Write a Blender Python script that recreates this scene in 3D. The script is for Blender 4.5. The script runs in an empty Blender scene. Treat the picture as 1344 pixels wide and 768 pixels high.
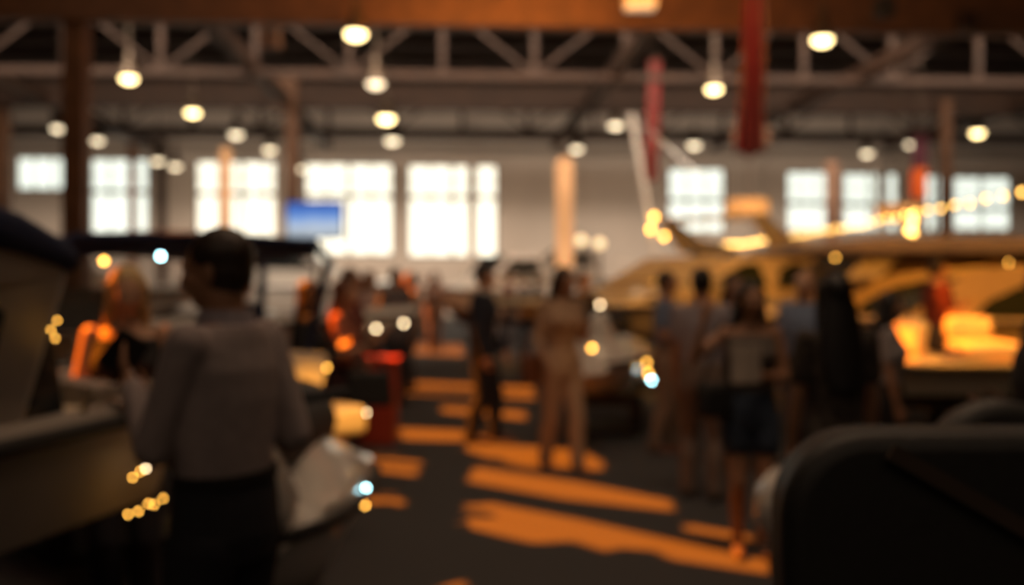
import bpy, bmesh, math, random
from mathutils import Vector, Matrix, geometry

random.seed(7)
V = Vector
C = bpy.context.scene.collection
F, CX, HZ, EYE = 1307.0, 672.0, 362.0, 1.65      # focal length in px, centre column, horizon row, eye height


def at(px, py, Y):
    return V(((px - CX) / F * Y, Y, EYE - (py - HZ) / F * Y))


def on_floor(px, py):
    Y = F * EYE / (py - HZ)
    return V(((px - CX) / F * Y, Y, 0))


# ------------------------------------------------------------------ materials
_mats = {}


def mat(name, col, rough=0.5, metal=0.0, emit=0.0, var=0.12, scale=6.0, bump=0.0, coat=0.0, alpha=None, trans=0.0, ecol=None):
    if name in _mats:
        return _mats[name]
    m = bpy.data.materials.new(name)
    m.use_nodes = True
    nt = m.node_tree
    b = nt.nodes["Principled BSDF"]
    tc = nt.nodes.new("ShaderNodeTexCoord")
    nz = nt.nodes.new("ShaderNodeTexNoise")
    nz.inputs["Scale"].default_value = scale
    nz.inputs["Detail"].default_value = 4
    nt.links.new(tc.outputs["Object"], nz.inputs["Vector"])
    cr = nt.nodes.new("ShaderNodeValToRGB")
    cr.color_ramp.elements[0].position = 0.3
    cr.color_ramp.elements[1].position = 0.7
    cr.color_ramp.elements[0].color = tuple(c * (1 - var) for c in col) + (1,)
    cr.color_ramp.elements[1].color = tuple(min(1, c * (1 + var)) for c in col) + (1,)
    nt.links.new(nz.outputs["Fac"], cr.inputs["Fac"])
    nt.links.new(cr.outputs["Color"], b.inputs["Base Color"])
    b.inputs["Roughness"].default_value = rough
    b.inputs["Metallic"].default_value = metal
    if coat:
        b.inputs["Coat Weight"].default_value = coat
        b.inputs["Coat Roughness"].default_value = 0.08
    if trans:
        b.inputs["Transmission Weight"].default_value = trans
    if alpha is not None:
        b.inputs["Alpha"].default_value = alpha
    if emit:
        b.inputs["Emission Color"].default_value = tuple(ecol or col) + (1,)
        b.inputs["Emission Strength"].default_value = emit
    if bump:
        bp = nt.nodes.new("ShaderNodeBump")
        bp.inputs["Strength"].default_value = bump
        bp.inputs["Distance"].default_value = 0.01
        nt.links.new(nz.outputs["Fac"], bp.inputs["Height"])
        nt.links.new(bp.outputs["Normal"], b.inputs["Normal"])
    _mats[name] = m
    return m


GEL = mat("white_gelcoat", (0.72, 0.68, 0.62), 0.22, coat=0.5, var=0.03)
GELA = mat("shaded_gelcoat", (0.36, 0.32, 0.28), 0.62, coat=0.03, var=0.04)  # darker, duller copy of the white gelcoat, so the near boat looks shaded
GEL2 = mat("cream_gelcoat", (0.70, 0.58, 0.40), 0.25, coat=0.5, var=0.03)
GLASS = mat("tinted_glass", (0.02, 0.024, 0.025), 0.06, coat=0.6, var=0.05)
GLASSG = mat("green_tinted_glass", (0.028, 0.034, 0.022), 0.15, coat=0.2, var=0.05)
PALEG = mat("pale_glass", (0.45, 0.42, 0.33), 0.1, coat=0.6, var=0.1, scale=3)
CLEAR = mat("clear_vinyl", (0.5, 0.48, 0.42), 0.1, alpha=0.3)
NAVY = mat("navy_canvas", (0.007, 0.015, 0.055), 0.9, bump=0.3, scale=60)
STEEL = mat("steel_rail", (0.6, 0.58, 0.55), 0.2, metal=1.0, var=0.03)
BLACK = mat("black_rubber", (0.012, 0.012, 0.012), 0.6)
DARKHULL = mat("dark_hull", (0.02, 0.017, 0.015), 0.4)
BROWN = mat("brown_bootstripe", (0.07, 0.035, 0.018), 0.5)
VINYL = mat("cream_vinyl", (0.75, 0.62, 0.42), 0.45, bump=0.1, scale=30)
CARPET = mat("charcoal_carpet", (0.062, 0.060, 0.062), 0.95, var=0.25, scale=90, bump=0.5)
WOODB = mat("brown_timber", (0.15, 0.066, 0.028), 0.6, var=0.25, scale=3)
TRUSS = mat("dark_timber", (0.042, 0.018, 0.008), 0.7, var=0.25, scale=3)
DECK = mat("roof_deck", (0.085, 0.056, 0.045), 0.85, var=0.3, scale=2)
WALLM = mat("grey_plaster", (0.68, 0.60, 0.53), 0.9, var=0.06, scale=0.6)
DWALL = mat("dim_plaster", (0.12, 0.1, 0.08), 0.9)
PANE = mat("daylit_pane", (0.6, 0.6, 0.55), 0.3, emit=1.6, ecol=(1.0, 0.95, 0.76), var=0.02)
PANEC = mat("cool_daylit_pane", (0.6, 0.62, 0.6), 0.3, emit=1.25, ecol=(0.92, 1.0, 0.88), var=0.02)
WFRAME = mat("window_steel", (0.30, 0.27, 0.23), 0.6)
LAMP = mat("warm_lamp_lens", (1, 0.8, 0.4), 0.3, emit=9.0, ecol=(1, 0.74, 0.33))
LAMPD = mat("dim_lamp_lens", (1, 0.85, 0.6), 0.3, emit=3.2, ecol=(1, 0.8, 0.52))
LAMPH = mat("lamp_shade_metal", (0.10, 0.07, 0.045), 0.4, metal=0.4)
BULB = mat("fairy_bulb", (1, 0.7, 0.2), 0.3, emit=11.0, ecol=(1, 0.54, 0.12))
GLINTW = mat("white_glint", (1, 0.9, 0.7), 0.3, emit=14.0, ecol=(1, 0.74, 0.42))  # this and the next two are glow colours for stand-in glints
GLINTC = mat("cyan_glint", (0.5, 0.95, 1), 0.3, emit=26.0, ecol=(0.45, 0.9, 1.0))
GLINTO = mat("amber_glint", (1, 0.5, 0.1), 0.3, emit=15.0, ecol=(1, 0.47, 0.07))
SEATM = mat("black_leatherette", (0.026, 0.024, 0.022), 0.5, bump=0.15, scale=80)
STRAP = mat("brown_strap", (0.07, 0.045, 0.03), 0.7)
REDBOX = mat("red_laminate", (0.42, 0.05, 0.02), 0.45)
ORANGE = mat("glowing_orange_fabric", (0.78, 0.45, 0.24), 0.8, var=0.08, emit=.38, ecol=(1, .5, .2))  # warm emission stands in for sunlight on the cloth


# ------------------------------------------------------------------ mesh builder
class MB:
    def __init__(self):
        self.v, self.f = [], []

    def add(self, vs, fs):
        o = len(self.v)
        self.v += [V(p) for p in vs]
        self.f += [tuple(o + i for i in f) for f in fs]
        return self

    def box(self, lo, hi):
        x0, y0, z0 = lo
        x1, y1, z1 = hi
        return self.add([(x0, y0, z0), (x1, y0, z0), (x1, y1, z0), (x0, y1, z0), (x0, y0, z1), (x1, y0, z1), (x1, y1, z1), (x0, y1, z1)],
                        [(3, 2, 1, 0), (4, 5, 6, 7), (0, 1, 5, 4), (1, 2, 6, 5), (2, 3, 7, 6), (3, 0, 4, 7)])

    def loft(self, rings, n=14):
        """rings: (centre, u, v) with u, v the half-axis vectors; ends closed by a fan."""
        vs, fs = [], []
        for c, u, w in rings:
            for k in range(n):
                a = 2 * math.pi * k / n
                vs.append(V(c) + V(u) * math.cos(a) + V(w) * math.sin(a))
        for i in range(len(rings) - 1):
            for k in range(n):
                a, b = i * n + k, i * n + (k + 1) % n
                fs.append((a, b, b + n, a + n))
        fs.append(tuple(range(n - 1, -1, -1)))
        m = (len(rings) - 1) * n
        fs.append(tuple(m + k for k in range(n)))
        return self.add(vs, fs)

    def cap(self, p0, p1, r0, r1, n=12, flat=1.0, side=None):
        """tapered capsule; flat squeezes it along the axis given by side"""
        p0, p1 = V(p0), V(p1)
        d = p1 - p0
        L = d.length
        d = d / L if L > 1e-6 else V((0, 0, 1))
        s = V(side) if side else (V((0, 1, 0)) if abs(d.y) < 0.9 else V((1, 0, 0)))
        u = (s - d * s.dot(d)).normalized()
        w = d.cross(u)
        rings = []
        for k in range(5):
            a = math.pi / 2 * (k + 0.35) / 4.35
            rings.append((p0 - d * r0 * math.cos(a), u * r0 * math.sin(a) * flat, w * r0 * math.sin(a)))
        for k in range(4, -1, -1):
            a = math.pi / 2 * (k + 0.35) / 4.35
            rings.append((p1 + d * r1 * math.cos(a), u * r1 * math.sin(a) * flat, w * r1 * math.sin(a)))
        return self.loft(rings, n)

    def ell(self, c, rx, ry, rz, R=None, n=16, m=10):
        R = R or Matrix.Identity(3)
        rings = []
        for i in range(m):
            a = math.pi * (i + 0.25) / (m - 0.5)
            rings.append((V(c) + R @ V((0, 0, -rz * math.cos(a))), R @ V((rx * math.sin(a), 0, 0)), R @ V((0, ry * math.sin(a), 0))))
        return self.loft(rings, n)

    def tube(self, pts, r, n=8):
        pts = [V(p) for p in pts]
        rings, u = [], None
        for i, p in enumerate(pts):
            d = (pts[min(i + 1, len(pts) - 1)] - pts[max(i - 1, 0)]).normalized()
            if u is None:
                s = V((0, 0, 1)) if abs(d.z) < 0.9 else V((1, 0, 0))
                u = (s - d * s.dot(d)).normalized()
            else:
                u = (u - d * u.dot(d)).normalized()
            rings.append((p, u * r, d.cross(u) * r))
        return self.loft(rings, n)

    def beam(self, p0, p1, w, h):
        """rectangular bar from p0 to p1, w across, h upright"""
        p0, p1 = V(p0), V(p1)
        d = (p1 - p0).normalized()
        up = V((0, 0, 1)) if abs(d.z) < 0.95 else V((0, 1, 0))
        s = d.cross(up).normalized() * w / 2
        t = s.cross(d).normalized() * h / 2
        vs = [p + a * s + b * t for p in (p0, p1) for a, b in ((-1, -1), (1, -1), (1, 1), (-1, 1))]
        return self.add(vs, [(0, 1, 2, 3), (7, 6, 5, 4), (0, 4, 5, 1), (1, 5, 6, 2), (2, 6, 7, 3), (3, 7, 4, 0)])

    def prism(self, poly, fn0, fn1):
        """polygon given twice through two maps, joined round the edge"""
        n = len(poly)
        vs = [fn0(*p) for p in poly] + [fn1(*p) for p in poly]
        fs = [tuple(range(n)), tuple(range(2 * n - 1, n - 1, -1))]
        for i in range(n):
            j = (i + 1) % n
            fs.append((i, i + n, j + n, j))
        return self.add(vs, fs)

    def rows(self, rows, closed=True, ends=(True, False)):
        n = len(rows[0])
        vs = [p for r in rows for p in r]
        fs = []
        for i in range(len(rows) - 1):
            for k in range(n if closed else n - 1):
                a, b = i * n + k, i * n + (k + 1) % n
                fs.append((a, b, b + n, a + n))
        if ends[0]:
            fs.append(tuple(range(n - 1, -1, -1)))
        if ends[1]:
            fs.append(tuple((len(rows) - 1) * n + k for k in range(n)))
        return self.add(vs, fs)

    def mesh(self, name):
        me = bpy.data.meshes.new(name)
        me.from_pydata([tuple(v) for v in self.v], [], self.f)
        bm = bmesh.new()
        bm.from_mesh(me)
        bmesh.ops.recalc_face_normals(bm, faces=bm.faces)
        bm.to_mesh(me)
        bm.free()
        return me

    def build(self, name, m, parent=None, smooth=40, bevel=0.0, seg=3, sub=0):
        me = self.mesh(name)
        me.materials.append(m)
        o = bpy.data.objects.new(name, me)
        C.objects.link(o)
        if parent:
            o.parent = parent
        if smooth:
            me.polygons.foreach_set("use_smooth", [True] * len(me.polygons))
            me.set_sharp_from_angle(angle=math.radians(smooth))
        if bevel:
            b = o.modifiers.new("bevel", "BEVEL")
            b.width, b.segments, b.limit_method = bevel, seg, "ANGLE"
            b.angle_limit = math.radians(30)
        if sub:
            s = o.modifiers.new("sub", "SUBSURF")
            s.levels = s.render_levels = sub
        return o

    def fuse(self, name, m, parent=None, voxel=0.009, it=4):
        """one continuous skin over all shapes collected here"""
        me = self.mesh(name + "_raw")
        t = bpy.data.objects.new(name + "_raw", me)
        C.objects.link(t)
        r = t.modifiers.new("r", "REMESH")
        r.mode, r.voxel_size, r.use_smooth_shade = "VOXEL", voxel, True
        s = t.modifiers.new("s", "SMOOTH")
        s.factor, s.iterations = 0.5, it
        dg = bpy.context.evaluated_depsgraph_get()
        out = bpy.data.meshes.new_from_object(t.evaluated_get(dg))
        bpy.data.objects.remove(t)
        bpy.data.meshes.remove(me)
        out.name = name
        out.materials.clear()
        out.materials.append(m)
        out.polygons.foreach_set("use_smooth", [True] * len(out.polygons))
        o = bpy.data.objects.new(name, out)
        C.objects.link(o)
        if parent:
            o.parent = parent
        return o


def tag(o, label, cat, group=None):
    o["label"], o["category"] = label, cat
    if group:
        o["group"] = group
    return o


def thing(name, label, cat, loc=(0, 0, 0), rz=0.0, group=None):
    o = bpy.data.objects.new(name, None)
    C.objects.link(o)
    o.location = loc
    o.rotation_euler = (0, 0, math.radians(rz))
    o.empty_display_size = 0.2
    return tag(o, label, cat, group)


def struct(o):
    o["kind"] = "structure"
    return o


def copy_tree(src, label=None, loc=None, rz=None):
    r = src.copy()
    C.objects.link(r)
    if label:
        r["label"] = label
    if loc is not None:
        r.location = loc
    if rz is not None:
        r.rotation_euler = (0, 0, math.radians(rz))
    for ch in src.children:
        c = ch.copy()
        C.objects.link(c)
        c.parent = r
        for g in ch.children:
            d = g.copy()
            C.objects.link(d)
            d.parent = c
    return r


# ================================================================== ROOM
TH = math.tan(math.radians(3.5))                  # the hall is turned a little against the view
ROOF = 9.0
SUN = V((0.62, -0.12, -0.77)).normalized()


def hall_y(Y, X):
    return Y + X * TH


# floor
fb = MB()
fb.box((-26, -14, -0.1), (26, 46, 0))
struct(fb.build("floor", CARPET, smooth=0))

# windows of the far wall: pixel column, row limits, muntin columns, pane material
WIN = [(20, 90, 205, 250, 3, 0, PANEC), (117, 195, 207, 312, 3, 1, PANEC), (256, 377, 210, 322, 4, 1, PANE), (399, 516, 213, 336, 4, 1, PANE),
       (535, 653, 215, 338, 4, 1, PANE), (877, 952, 220, 306, 3, 1, PANEC), (1033, 1090, 224, 304, 3, 1, PANEC), (1107, 1180, 226, 304, 4, 1, PANEC),
       (1215, 1243, 229, 304, 2, 1, PANEC), (1252, 1328, 231, 303, 4, 1, PANEC)]


def wall_pt(px, py):
    k = (px - CX) / F
    Y = 40.0 / (1 - k * TH)
    return V((k * Y, Y, EYE - (py - HZ) / F * Y))


WX = V((1, TH, 0)).normalized()                   # along the far wall
WN = V((WX.y, -WX.x, 0))                          # towards the hall


def wall_local(p):
    return (p - V((0, 40, 0))).dot(WX), p.z


rects = []
for i, (a, b, t, u, nc, mid, pm) in enumerate(WIN):
    s0, z1 = wall_local(wall_pt(a, t))
    s1, z0 = wall_local(wall_pt(b, u))
    rects.append((s0, s1, z0, z1))


def wpt(s, z, off=0.0):
    return V((0, 40, z)) + WX * s + WN * off


# wall with real openings: bands between the window columns
wb = MB()
edges = sorted(rects)
cur = -27.0
for (s0, s1, z0, z1) in edges + [(27.0, 27.0, 0, 0)]:
    for zz0, zz1, q0, q1 in ([(0, ROOF, cur, s0)] + ([(0, z0, s0, s1), (z1, ROOF, s0, s1)] if s1 > s0 else [])):
        vs = [wpt(q, z, o) for o in (0, -0.35) for q, z in ((q0, zz0), (q1, zz0), (q1, zz1), (q0, zz1))]
        wb.add(vs, [(0, 1, 2, 3), (7, 6, 5, 4), (0, 4, 5, 1), (1, 5, 6, 2), (2, 6, 7, 3), (3, 7, 4, 0)])
    cur = s1
struct(wb.build("wall_back", WALLM, smooth=0))
for i, ((s0, s1, z0, z1), w) in enumerate(zip(rects, WIN)):
    root = bpy.data.objects.new("window_%d" % (i + 1), None)
    C.objects.link(root)
    struct(root)
    m = MB()
    m.add([wpt(s0, z0, -.2), wpt(s1, z0, -.2), wpt(s1, z1, -.2), wpt(s0, z1, -.2)], [(0, 1, 2, 3)])
    m.build("window_pane", w[6], root, smooth=0)
    m = MB()

    def bar(qa, za, qb, zb, wd):
        m.beam(wpt(qa, za, -.14), wpt(qb, zb, -.14), wd, wd)
    for q in (s0, s1):
        bar(q, z0, q, z1, .16)
    for z in (z0, z1):
        bar(s0, z, s1, z, .16)
    for k in range(1, w[4]):
        q = s0 + (s1 - s0) * k / w[4]
        bar(q, z0, q, z1, .13 if k * 2 == w[4] else .06)
    if w[5]:
        zm = z1 - 1.32
        bar(s0, zm, s1, zm, .17)
        bar(s0, (zm + z1) / 2, s1, (zm + z1) / 2, .05)
    m.build("window_frame", WFRAME, root, smooth=0)

# side and front walls
for nm, lo, hi in (("wall_left", (-26.2, -14, 0), (-25.8, 44, ROOF)), ("wall_right", (25.8, -14, 0), (26.2, 44, ROOF)), ("wall_front", (-26, -14.3, 0), (26, -14, ROOF))):
    m = MB()
    m.box(lo, hi)
    struct(m.build(nm, DWALL, smooth=0))


# unseen roof openings added to shape the sunlight: each is the outline, carried up along the sun, of what it lights below
def up(p):
    k = (ROOF - p.z) / -SUN.z
    q = p - SUN * k
    return V((q.x, q.y, ROOF))


HOLES = []


def sun_floor(*px):
    HOLES.append([up(on_floor(x, y)) for x, y in px])


def sun_quad(*pts):
    HOLES.append([up(V(p)) for p in pts])


sun_floor((599, 690), (616, 655), (760, 682), (1010, 737), (1012, 754), (880, 734), (862, 723), (810, 719), (796, 724), (752, 710), (700, 713))
sun_floor((613, 632), (624, 613), (760, 633), (880, 657), (884, 671), (740, 655))
sun_floor((523, 562), (600, 565), (690, 584), (765, 592), (790, 606), (792, 617), (690, 613), (640, 601), (590, 583), (530, 578))
sun_floor((474, 592), (560, 600), (550, 612), (472, 603))
sun_floor((472, 607), (549, 616), (546, 625), (470, 615))
sun_floor((466, 633), (538, 645), (520, 676), (455, 664))
sun_floor((512, 739), (524, 741), (526, 768), (512, 768))
sun_floor((536, 741), (600, 752), (612, 772), (534, 772))
sun_floor((900, 688), (985, 702), (985, 711), (898, 696))
sun_floor((540, 451), (612, 453), (612, 467), (541, 464))
sun_floor((522, 500), (700, 508), (700, 515), (526, 507))
sun_floor((526, 511), (702, 518), (702, 524), (532, 517))
sun_floor((580, 531), (690, 541), (690, 551), (580, 541))

# roof beams, trusses, girders, columns
def xbeam(Y, z0, z1, w, m=WOODB):
    b = MB()
    b.beam((-25.5, hall_y(Y, -25.5), (z0 + z1) / 2), (25.5, hall_y(Y, 25.5), (z0 + z1) / 2), w, z1 - z0)
    struct(b.build("ceiling_beam", m, smooth=0, bevel=.01))


xbeam(20.0, 6.62, 7.6, .4)
xbeam(29.8, 6.58, 7.3, .4, TRUSS)
xbeam(37.5, 6.75, 7.1, .25, TRUSS)
for Y in (24.5, 34.0):
    b = MB()
    b.beam((-25, hall_y(Y, -25), 6.56), (25, hall_y(Y, 25), 6.56), .16, .18)
    b.beam((-25, hall_y(Y, -25), 8.4), (25, hall_y(Y, 25), 8.4), .2, .25)
    x = -24.2
    k = 0
    while x < 24:
        b.beam((x, hall_y(Y, x), 6.6), (x, hall_y(Y, x), 8.4), .14, .14)
        xa, xc = (x, x + 2.25) if k % 2 else (x + 2.25, x)
        b.beam((xa, hall_y(Y, xa), 6.6), (xc, hall_y(Y, xc), 8.35), .08, .08)
        x += 2.25
        k += 1
    struct(b.build("ceiling_beam", TRUSS, smooth=0))
for x in (-13.0, -6.1, 2.9, 9.2, 16.0):
    b = MB()
    b.beam((x, 20, 6.8), (x - 1.2, 39.4, 6.8), .26, .36)
    struct(b.build("ceiling_beam", TRUSS, smooth=0))
for i in range(9):
    Y = 22.0 + i * 2.2
    b = MB()
    b.beam((-25, hall_y(Y, -25), 8.82), (25, hall_y(Y, 25), 8.82), .12, .3)
    struct(b.build("ceiling_beam", DECK, smooth=0))


def column(px, Y, w, m=WOODB, top=7.0):
    p = at(px, 400, Y)
    b = MB()
    b.box((p.x - w / 2, p.y - w / 2, 0), (p.x + w / 2, p.y + w / 2, top))
    b.box((p.x - w * .7, p.y - w * .7, 0), (p.x + w * .7, p.y + w * .7, .12))
    struct(b.build("column", m, smooth=0, bevel=.015))


column(101, 19.7, .42)
column(384, 29.4, .34)
column(1241, 30.3, .3)
column(212, 39, .3, DECK)
column(2, 29.2, .4)
b = MB()                                           # knee block where the girder meets the far beam
b.box((-7.0, 29.1, 6.5), (-6.3, 29.5, 7.6))
struct(b.build("ceiling_beam", WOODB, smooth=0))
b = MB()
b.box((-5.35, 21.0, 6.5), (-4.95, 21.4, 8.8))
struct(b.build("ceiling_beam", WOODB, smooth=0))
# wall piers
for i, s in enumerate((-17.3, -9.2, -1.6, 2.5, 10.0, 15.2)):
    b = MB()
    vs = [wpt(s + a, z, o) for z in (0, 7.6) for a, o in ((-.2, 0), (.2, 0), (.2, .18), (-.2, .18))]
    b.add(vs, [(3, 2, 1, 0), (4, 5, 6, 7), (0, 1, 5, 4), (1, 2, 6, 5), (2, 3, 7, 6), (3, 0, 4, 7)])
    struct(b.build("trim_%d" % (i + 1), WALLM, smooth=0))


# ------------------------------------------------------------------ pendant lamps
def pendant(name, label, loc, r, lens, power, group):
    t = thing(name, label, "lamp", loc, 0, group)
    m = MB()
    m.loft([((0, 0, z), (a * r, 0, 0), (0, a * r, 0)) for z, a in ((-.02, 1.12), (.03, 1.1), (.16, .98), (.34, .62), (.42, .4), (.6, .36), (.62, .12))], 20)
    m.build("lamp_shade", LAMPH, t)
    m = MB()
    m.ell((0, 0, -.03), r, r, r * .62)
    m.build("lens", lens, t)
    m = MB()
    m.tube([(0, 0, .6), (0, 0, ROOF - loc[2] - .001)], .018, 6)
    m.build("suspension_rod", LAMPH, t)
    return t


LZ = 6.25
for px, py, r, lens, lab in (
        (467, 42, .24, LAMP, "largest glowing pendant lamp in the nearest row, above the blue screen"),
        (1079, 50, .23, LAMP, "bright pendant lamp beside the dark hanging loudspeaker"),
        (169, 101, .22, LAMP, "warm pendant lamp next to the thick timber column"),
        (493, 108, .24, LAMPD, "softer pendant lamp, second in the line behind the largest lamp"),
        (937, 115, .22, LAMP, "warm pendant lamp just beside the long red striped flag"),
        (253, 146, .23, LAMP, "bright pendant lamp over the twin windows"),
        (507, 154, .29, LAMP, "bright pendant lamp, third in the line behind the largest lamp"),
        (515, 183, .29, LAMPD, "pale pendant lamp, last in the line behind the largest lamp"),
        (76, 167, .23, LAMPD, "small pendant lamp over the lowest small window"),
        (128, 183, .23, LAMPD, "small pendant lamp just past the thick timber column"),
        (310, 175, .25, LAMPD, "pale pendant lamp above the middle of the twin windows"),
        (354, 195, .26, LAMPD, "pale pendant lamp close above the twin windows by the thin column"),
        (757, 194, .25, LAMPD, "small round pendant lamp above the tall lit orange banner"),
        (808, 163, .24, LAMPD, "dim pendant lamp beside the mast top"),
        (911, 189, .26, LAMPD, "dim pendant lamp above the single bright window right of the mast"),
        (1138, 200, .24, LAMPD, "dim pendant lamp above the cool four pane window"),
        (1196, 188, .22, LAMPD, "small pendant lamp touching the short dark flag"),
        (1283, 173, .24, LAMP, "lone bright pendant lamp at the far side over the dim windows")):
    Y = (LZ - EYE) * F / (HZ - py)
    p = at(px, py, Y)
    lens2 = lens
    pendant("pendant_lamp", lab, (p.x, p.y, p.z), r * .8, lens2, 0, "pendant lamps under the roof")
for px, py, Y, lab in ((207, 210, 37.5, "low brownish pendant lamp between the second and third windows"),
                       (230, 217, 37.0, "low greenish white pendant lamp between two windows"),
                       (393, 220, 37.8, "faint low pendant lamp beside the thin column")):
    p = at(px, py, Y)
    pendant("pendant_lamp", lab, tuple(p), .19, LAMPD, 0, "pendant lamps under the roof")

# hanging loudspeaker and box light in front of the near beam
t = thing("hanging_loudspeaker", "dark hanging loudspeaker box in front of the timber beam", "loudspeaker", tuple(at(1160, 12, 19)))
m = MB(); m.box((-.17, -.15, -.16), (.17, .15, .2)); m.build("cabinet", BLACK, t, bevel=.02)
m = MB(); m.cap((0, -.15, 0), (0, -.16, 0), .11, .11); m.build("speaker_cone", DARKHULL, t)
m = MB(); m.tube([(0, 0, .2), (0, 0, ROOF - at(0, 12, 19).z)], .02); m.build("suspension_rod", LAMPH, t)
t = thing("box_light", "pale box shaped ceiling light in front of the timber beam", "lamp", tuple(at(840, 5, 18.6)))
m = MB(); m.box((-.3, -.2, -.05), (.3, .2, .16)); m.build("housing", mat("pale_metal", (.6, .58, .52), .5), t, bevel=.02)
m = MB(); m.box((-.27, -.17, -.1), (.27, .17, -.05)); m.build("diffuser", mat("dim_diffuser", (.9, .85, .7), .5, emit=.35, ecol=(1, .85, .6)), t)
m = MB(); m.tube([(0, 0, .16), (0, 0, ROOF - at(0, 5, 18.6).z)], .02); m.build("suspension_rod", LAMPH, t)


# ------------------------------------------------------------------ hanging flags
def stripe_mat(name, ca, cb, n, top=None):
    m = bpy.data.materials.new(name)
    m.use_nodes = True
    nt = m.node_tree
    b = nt.nodes["Principled BSDF"]
    b.inputs["Roughness"].default_value = .85
    tc = nt.nodes.new("ShaderNodeTexCoord")
    sp = nt.nodes.new("ShaderNodeSeparateXYZ")
    nt.links.new(tc.outputs["Object"], sp.inputs[0])
    mu = nt.nodes.new("ShaderNodeMath"); mu.operation = "MULTIPLY"; mu.inputs[1].default_value = n
    nt.links.new(sp.outputs[0], mu.inputs[0])
    si = nt.nodes.new("ShaderNodeMath"); si.operation = "SINE"
    nt.links.new(mu.outputs[0], si.inputs[0])
    cr = nt.nodes.new("ShaderNodeValToRGB")
    cr.color_ramp.elements[0].position, cr.color_ramp.elements[1].position = .45, .75
    cr.color_ramp.elements[0].color, cr.color_ramp.elements[1].color = ca + (1,), cb + (1,)
    nt.links.new(si.outputs[0], cr.inputs[0])
    out = cr.outputs[0]
    if top:
        gt = nt.nodes.new("ShaderNodeMath"); gt.operation = "GREATER_THAN"; gt.inputs[1].default_value = top[0]
        nt.links.new(sp.outputs[2], gt.inputs[0])
        mx = nt.nodes.new("ShaderNodeMix"); mx.data_type = "RGBA"
        nt.links.new(gt.outputs[0], mx.inputs[0])
        nt.links.new(out, mx.inputs[6])
        mx.inputs[7].default_value = top[1] + (1,)
        out = mx.outputs[2]
    nt.links.new(out, b.inputs["Base Color"])
    return m


def flag(label, top_px, bot_px, Y, w0, w1, m):
    a, c = at(top_px[0], top_px[1], Y), at(bot_px[0], bot_px[1], Y)
    t = thing("hanging_flag", label, "flag", (c.x, c.y, c.z), 0, "flags hanging from the roof")
    L = a.z - c.z
    dx = a.x - c.x
    rows = []
    for i in range(25):
        q = i / 24
        w = w0 + (w1 - w0) * q
        row = []
        for k in range(33):
            s = k / 32 - .5
            row.append((dx * q + s * w, .05 * math.sin(s * 22 + q * 2) * (1 - .4 * q) + .02 * math.sin(q * 9), q * L - .06 * math.cos(s * 9) * (1 - q)))
        rows.append(row)
    g = MB(); g.rows(rows, closed=False, ends=(False, False))
    o = g.build("cloth", m, t, smooth=60)
    s = o.modifiers.new("thick", "SOLIDIFY"); s.thickness = .012
    g = MB(); g.tube([(dx - w1 * .6, 0, L + .02), (dx + w1 * .6, 0, L + .02)], .03); g.build("hanging_bar", LAMPH, t)
    g = MB(); g.tube([(dx, 0, L), (dx, 0, ROOF - c.z - .001)], .015); g.build("cord", LAMPH, t)


flag("long red flag with pale stripes, nearest of the hanging flags", (993, -28), (984, 203), 18.2, .52, .40, stripe_mat("flag_red_pale", (.22, .012, .03), (.22, .13, .13), 30))
flag("narrow dusty red flag hanging by the leaning mast", (860, 78), (853, 238), 28.0, .42, .34, stripe_mat("flag_dusty", (.36, .05, .05), (.42, .22, .18), 24))
flag("short dark flag with glowing orange lower end", (1208, 172), (1205, 262), 27.0, .38, .44, stripe_mat("flag_dark", (.75, .13, .02), (.85, .25, .04), 14, (.85, (.10, .025, .04))))
t = thing("wooden_roundel", "round brown wooden plaque hanging behind the long red flag", "plaque", tuple(at(985, 178, 26)))
m = MB(); m.loft([((0, -.04, 0), (.5, 0, 0), (0, 0, .5)), ((0, .04, 0), (.5, 0, 0), (0, 0, .5))], 32); m.build("disc", WOODB, t)
m = MB(); m.tube([(0, 0, .5), (0, 0, ROOF - at(0, 178, 26).z)], .015); m.build("cord", LAMPH, t)


# ------------------------------------------------------------------ tall orange banners
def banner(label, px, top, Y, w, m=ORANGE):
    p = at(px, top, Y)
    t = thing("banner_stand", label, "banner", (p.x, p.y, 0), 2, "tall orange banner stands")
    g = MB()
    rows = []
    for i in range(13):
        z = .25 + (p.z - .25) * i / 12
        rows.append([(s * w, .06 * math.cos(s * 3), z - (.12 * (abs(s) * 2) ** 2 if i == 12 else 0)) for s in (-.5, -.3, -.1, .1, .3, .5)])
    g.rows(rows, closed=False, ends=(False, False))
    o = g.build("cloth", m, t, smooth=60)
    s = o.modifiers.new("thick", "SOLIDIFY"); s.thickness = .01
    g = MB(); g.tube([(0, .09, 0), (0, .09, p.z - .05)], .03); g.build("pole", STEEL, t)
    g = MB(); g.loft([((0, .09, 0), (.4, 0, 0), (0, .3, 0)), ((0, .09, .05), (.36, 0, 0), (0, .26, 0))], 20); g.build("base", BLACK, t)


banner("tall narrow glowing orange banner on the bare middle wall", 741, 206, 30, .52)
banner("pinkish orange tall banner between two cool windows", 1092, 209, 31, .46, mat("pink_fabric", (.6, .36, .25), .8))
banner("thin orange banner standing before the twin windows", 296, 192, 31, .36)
banner("short orange banner before the second window", 174, 186, 34, .3, mat("dull_orange_fabric", (.5, .22, .1), .8))

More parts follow.
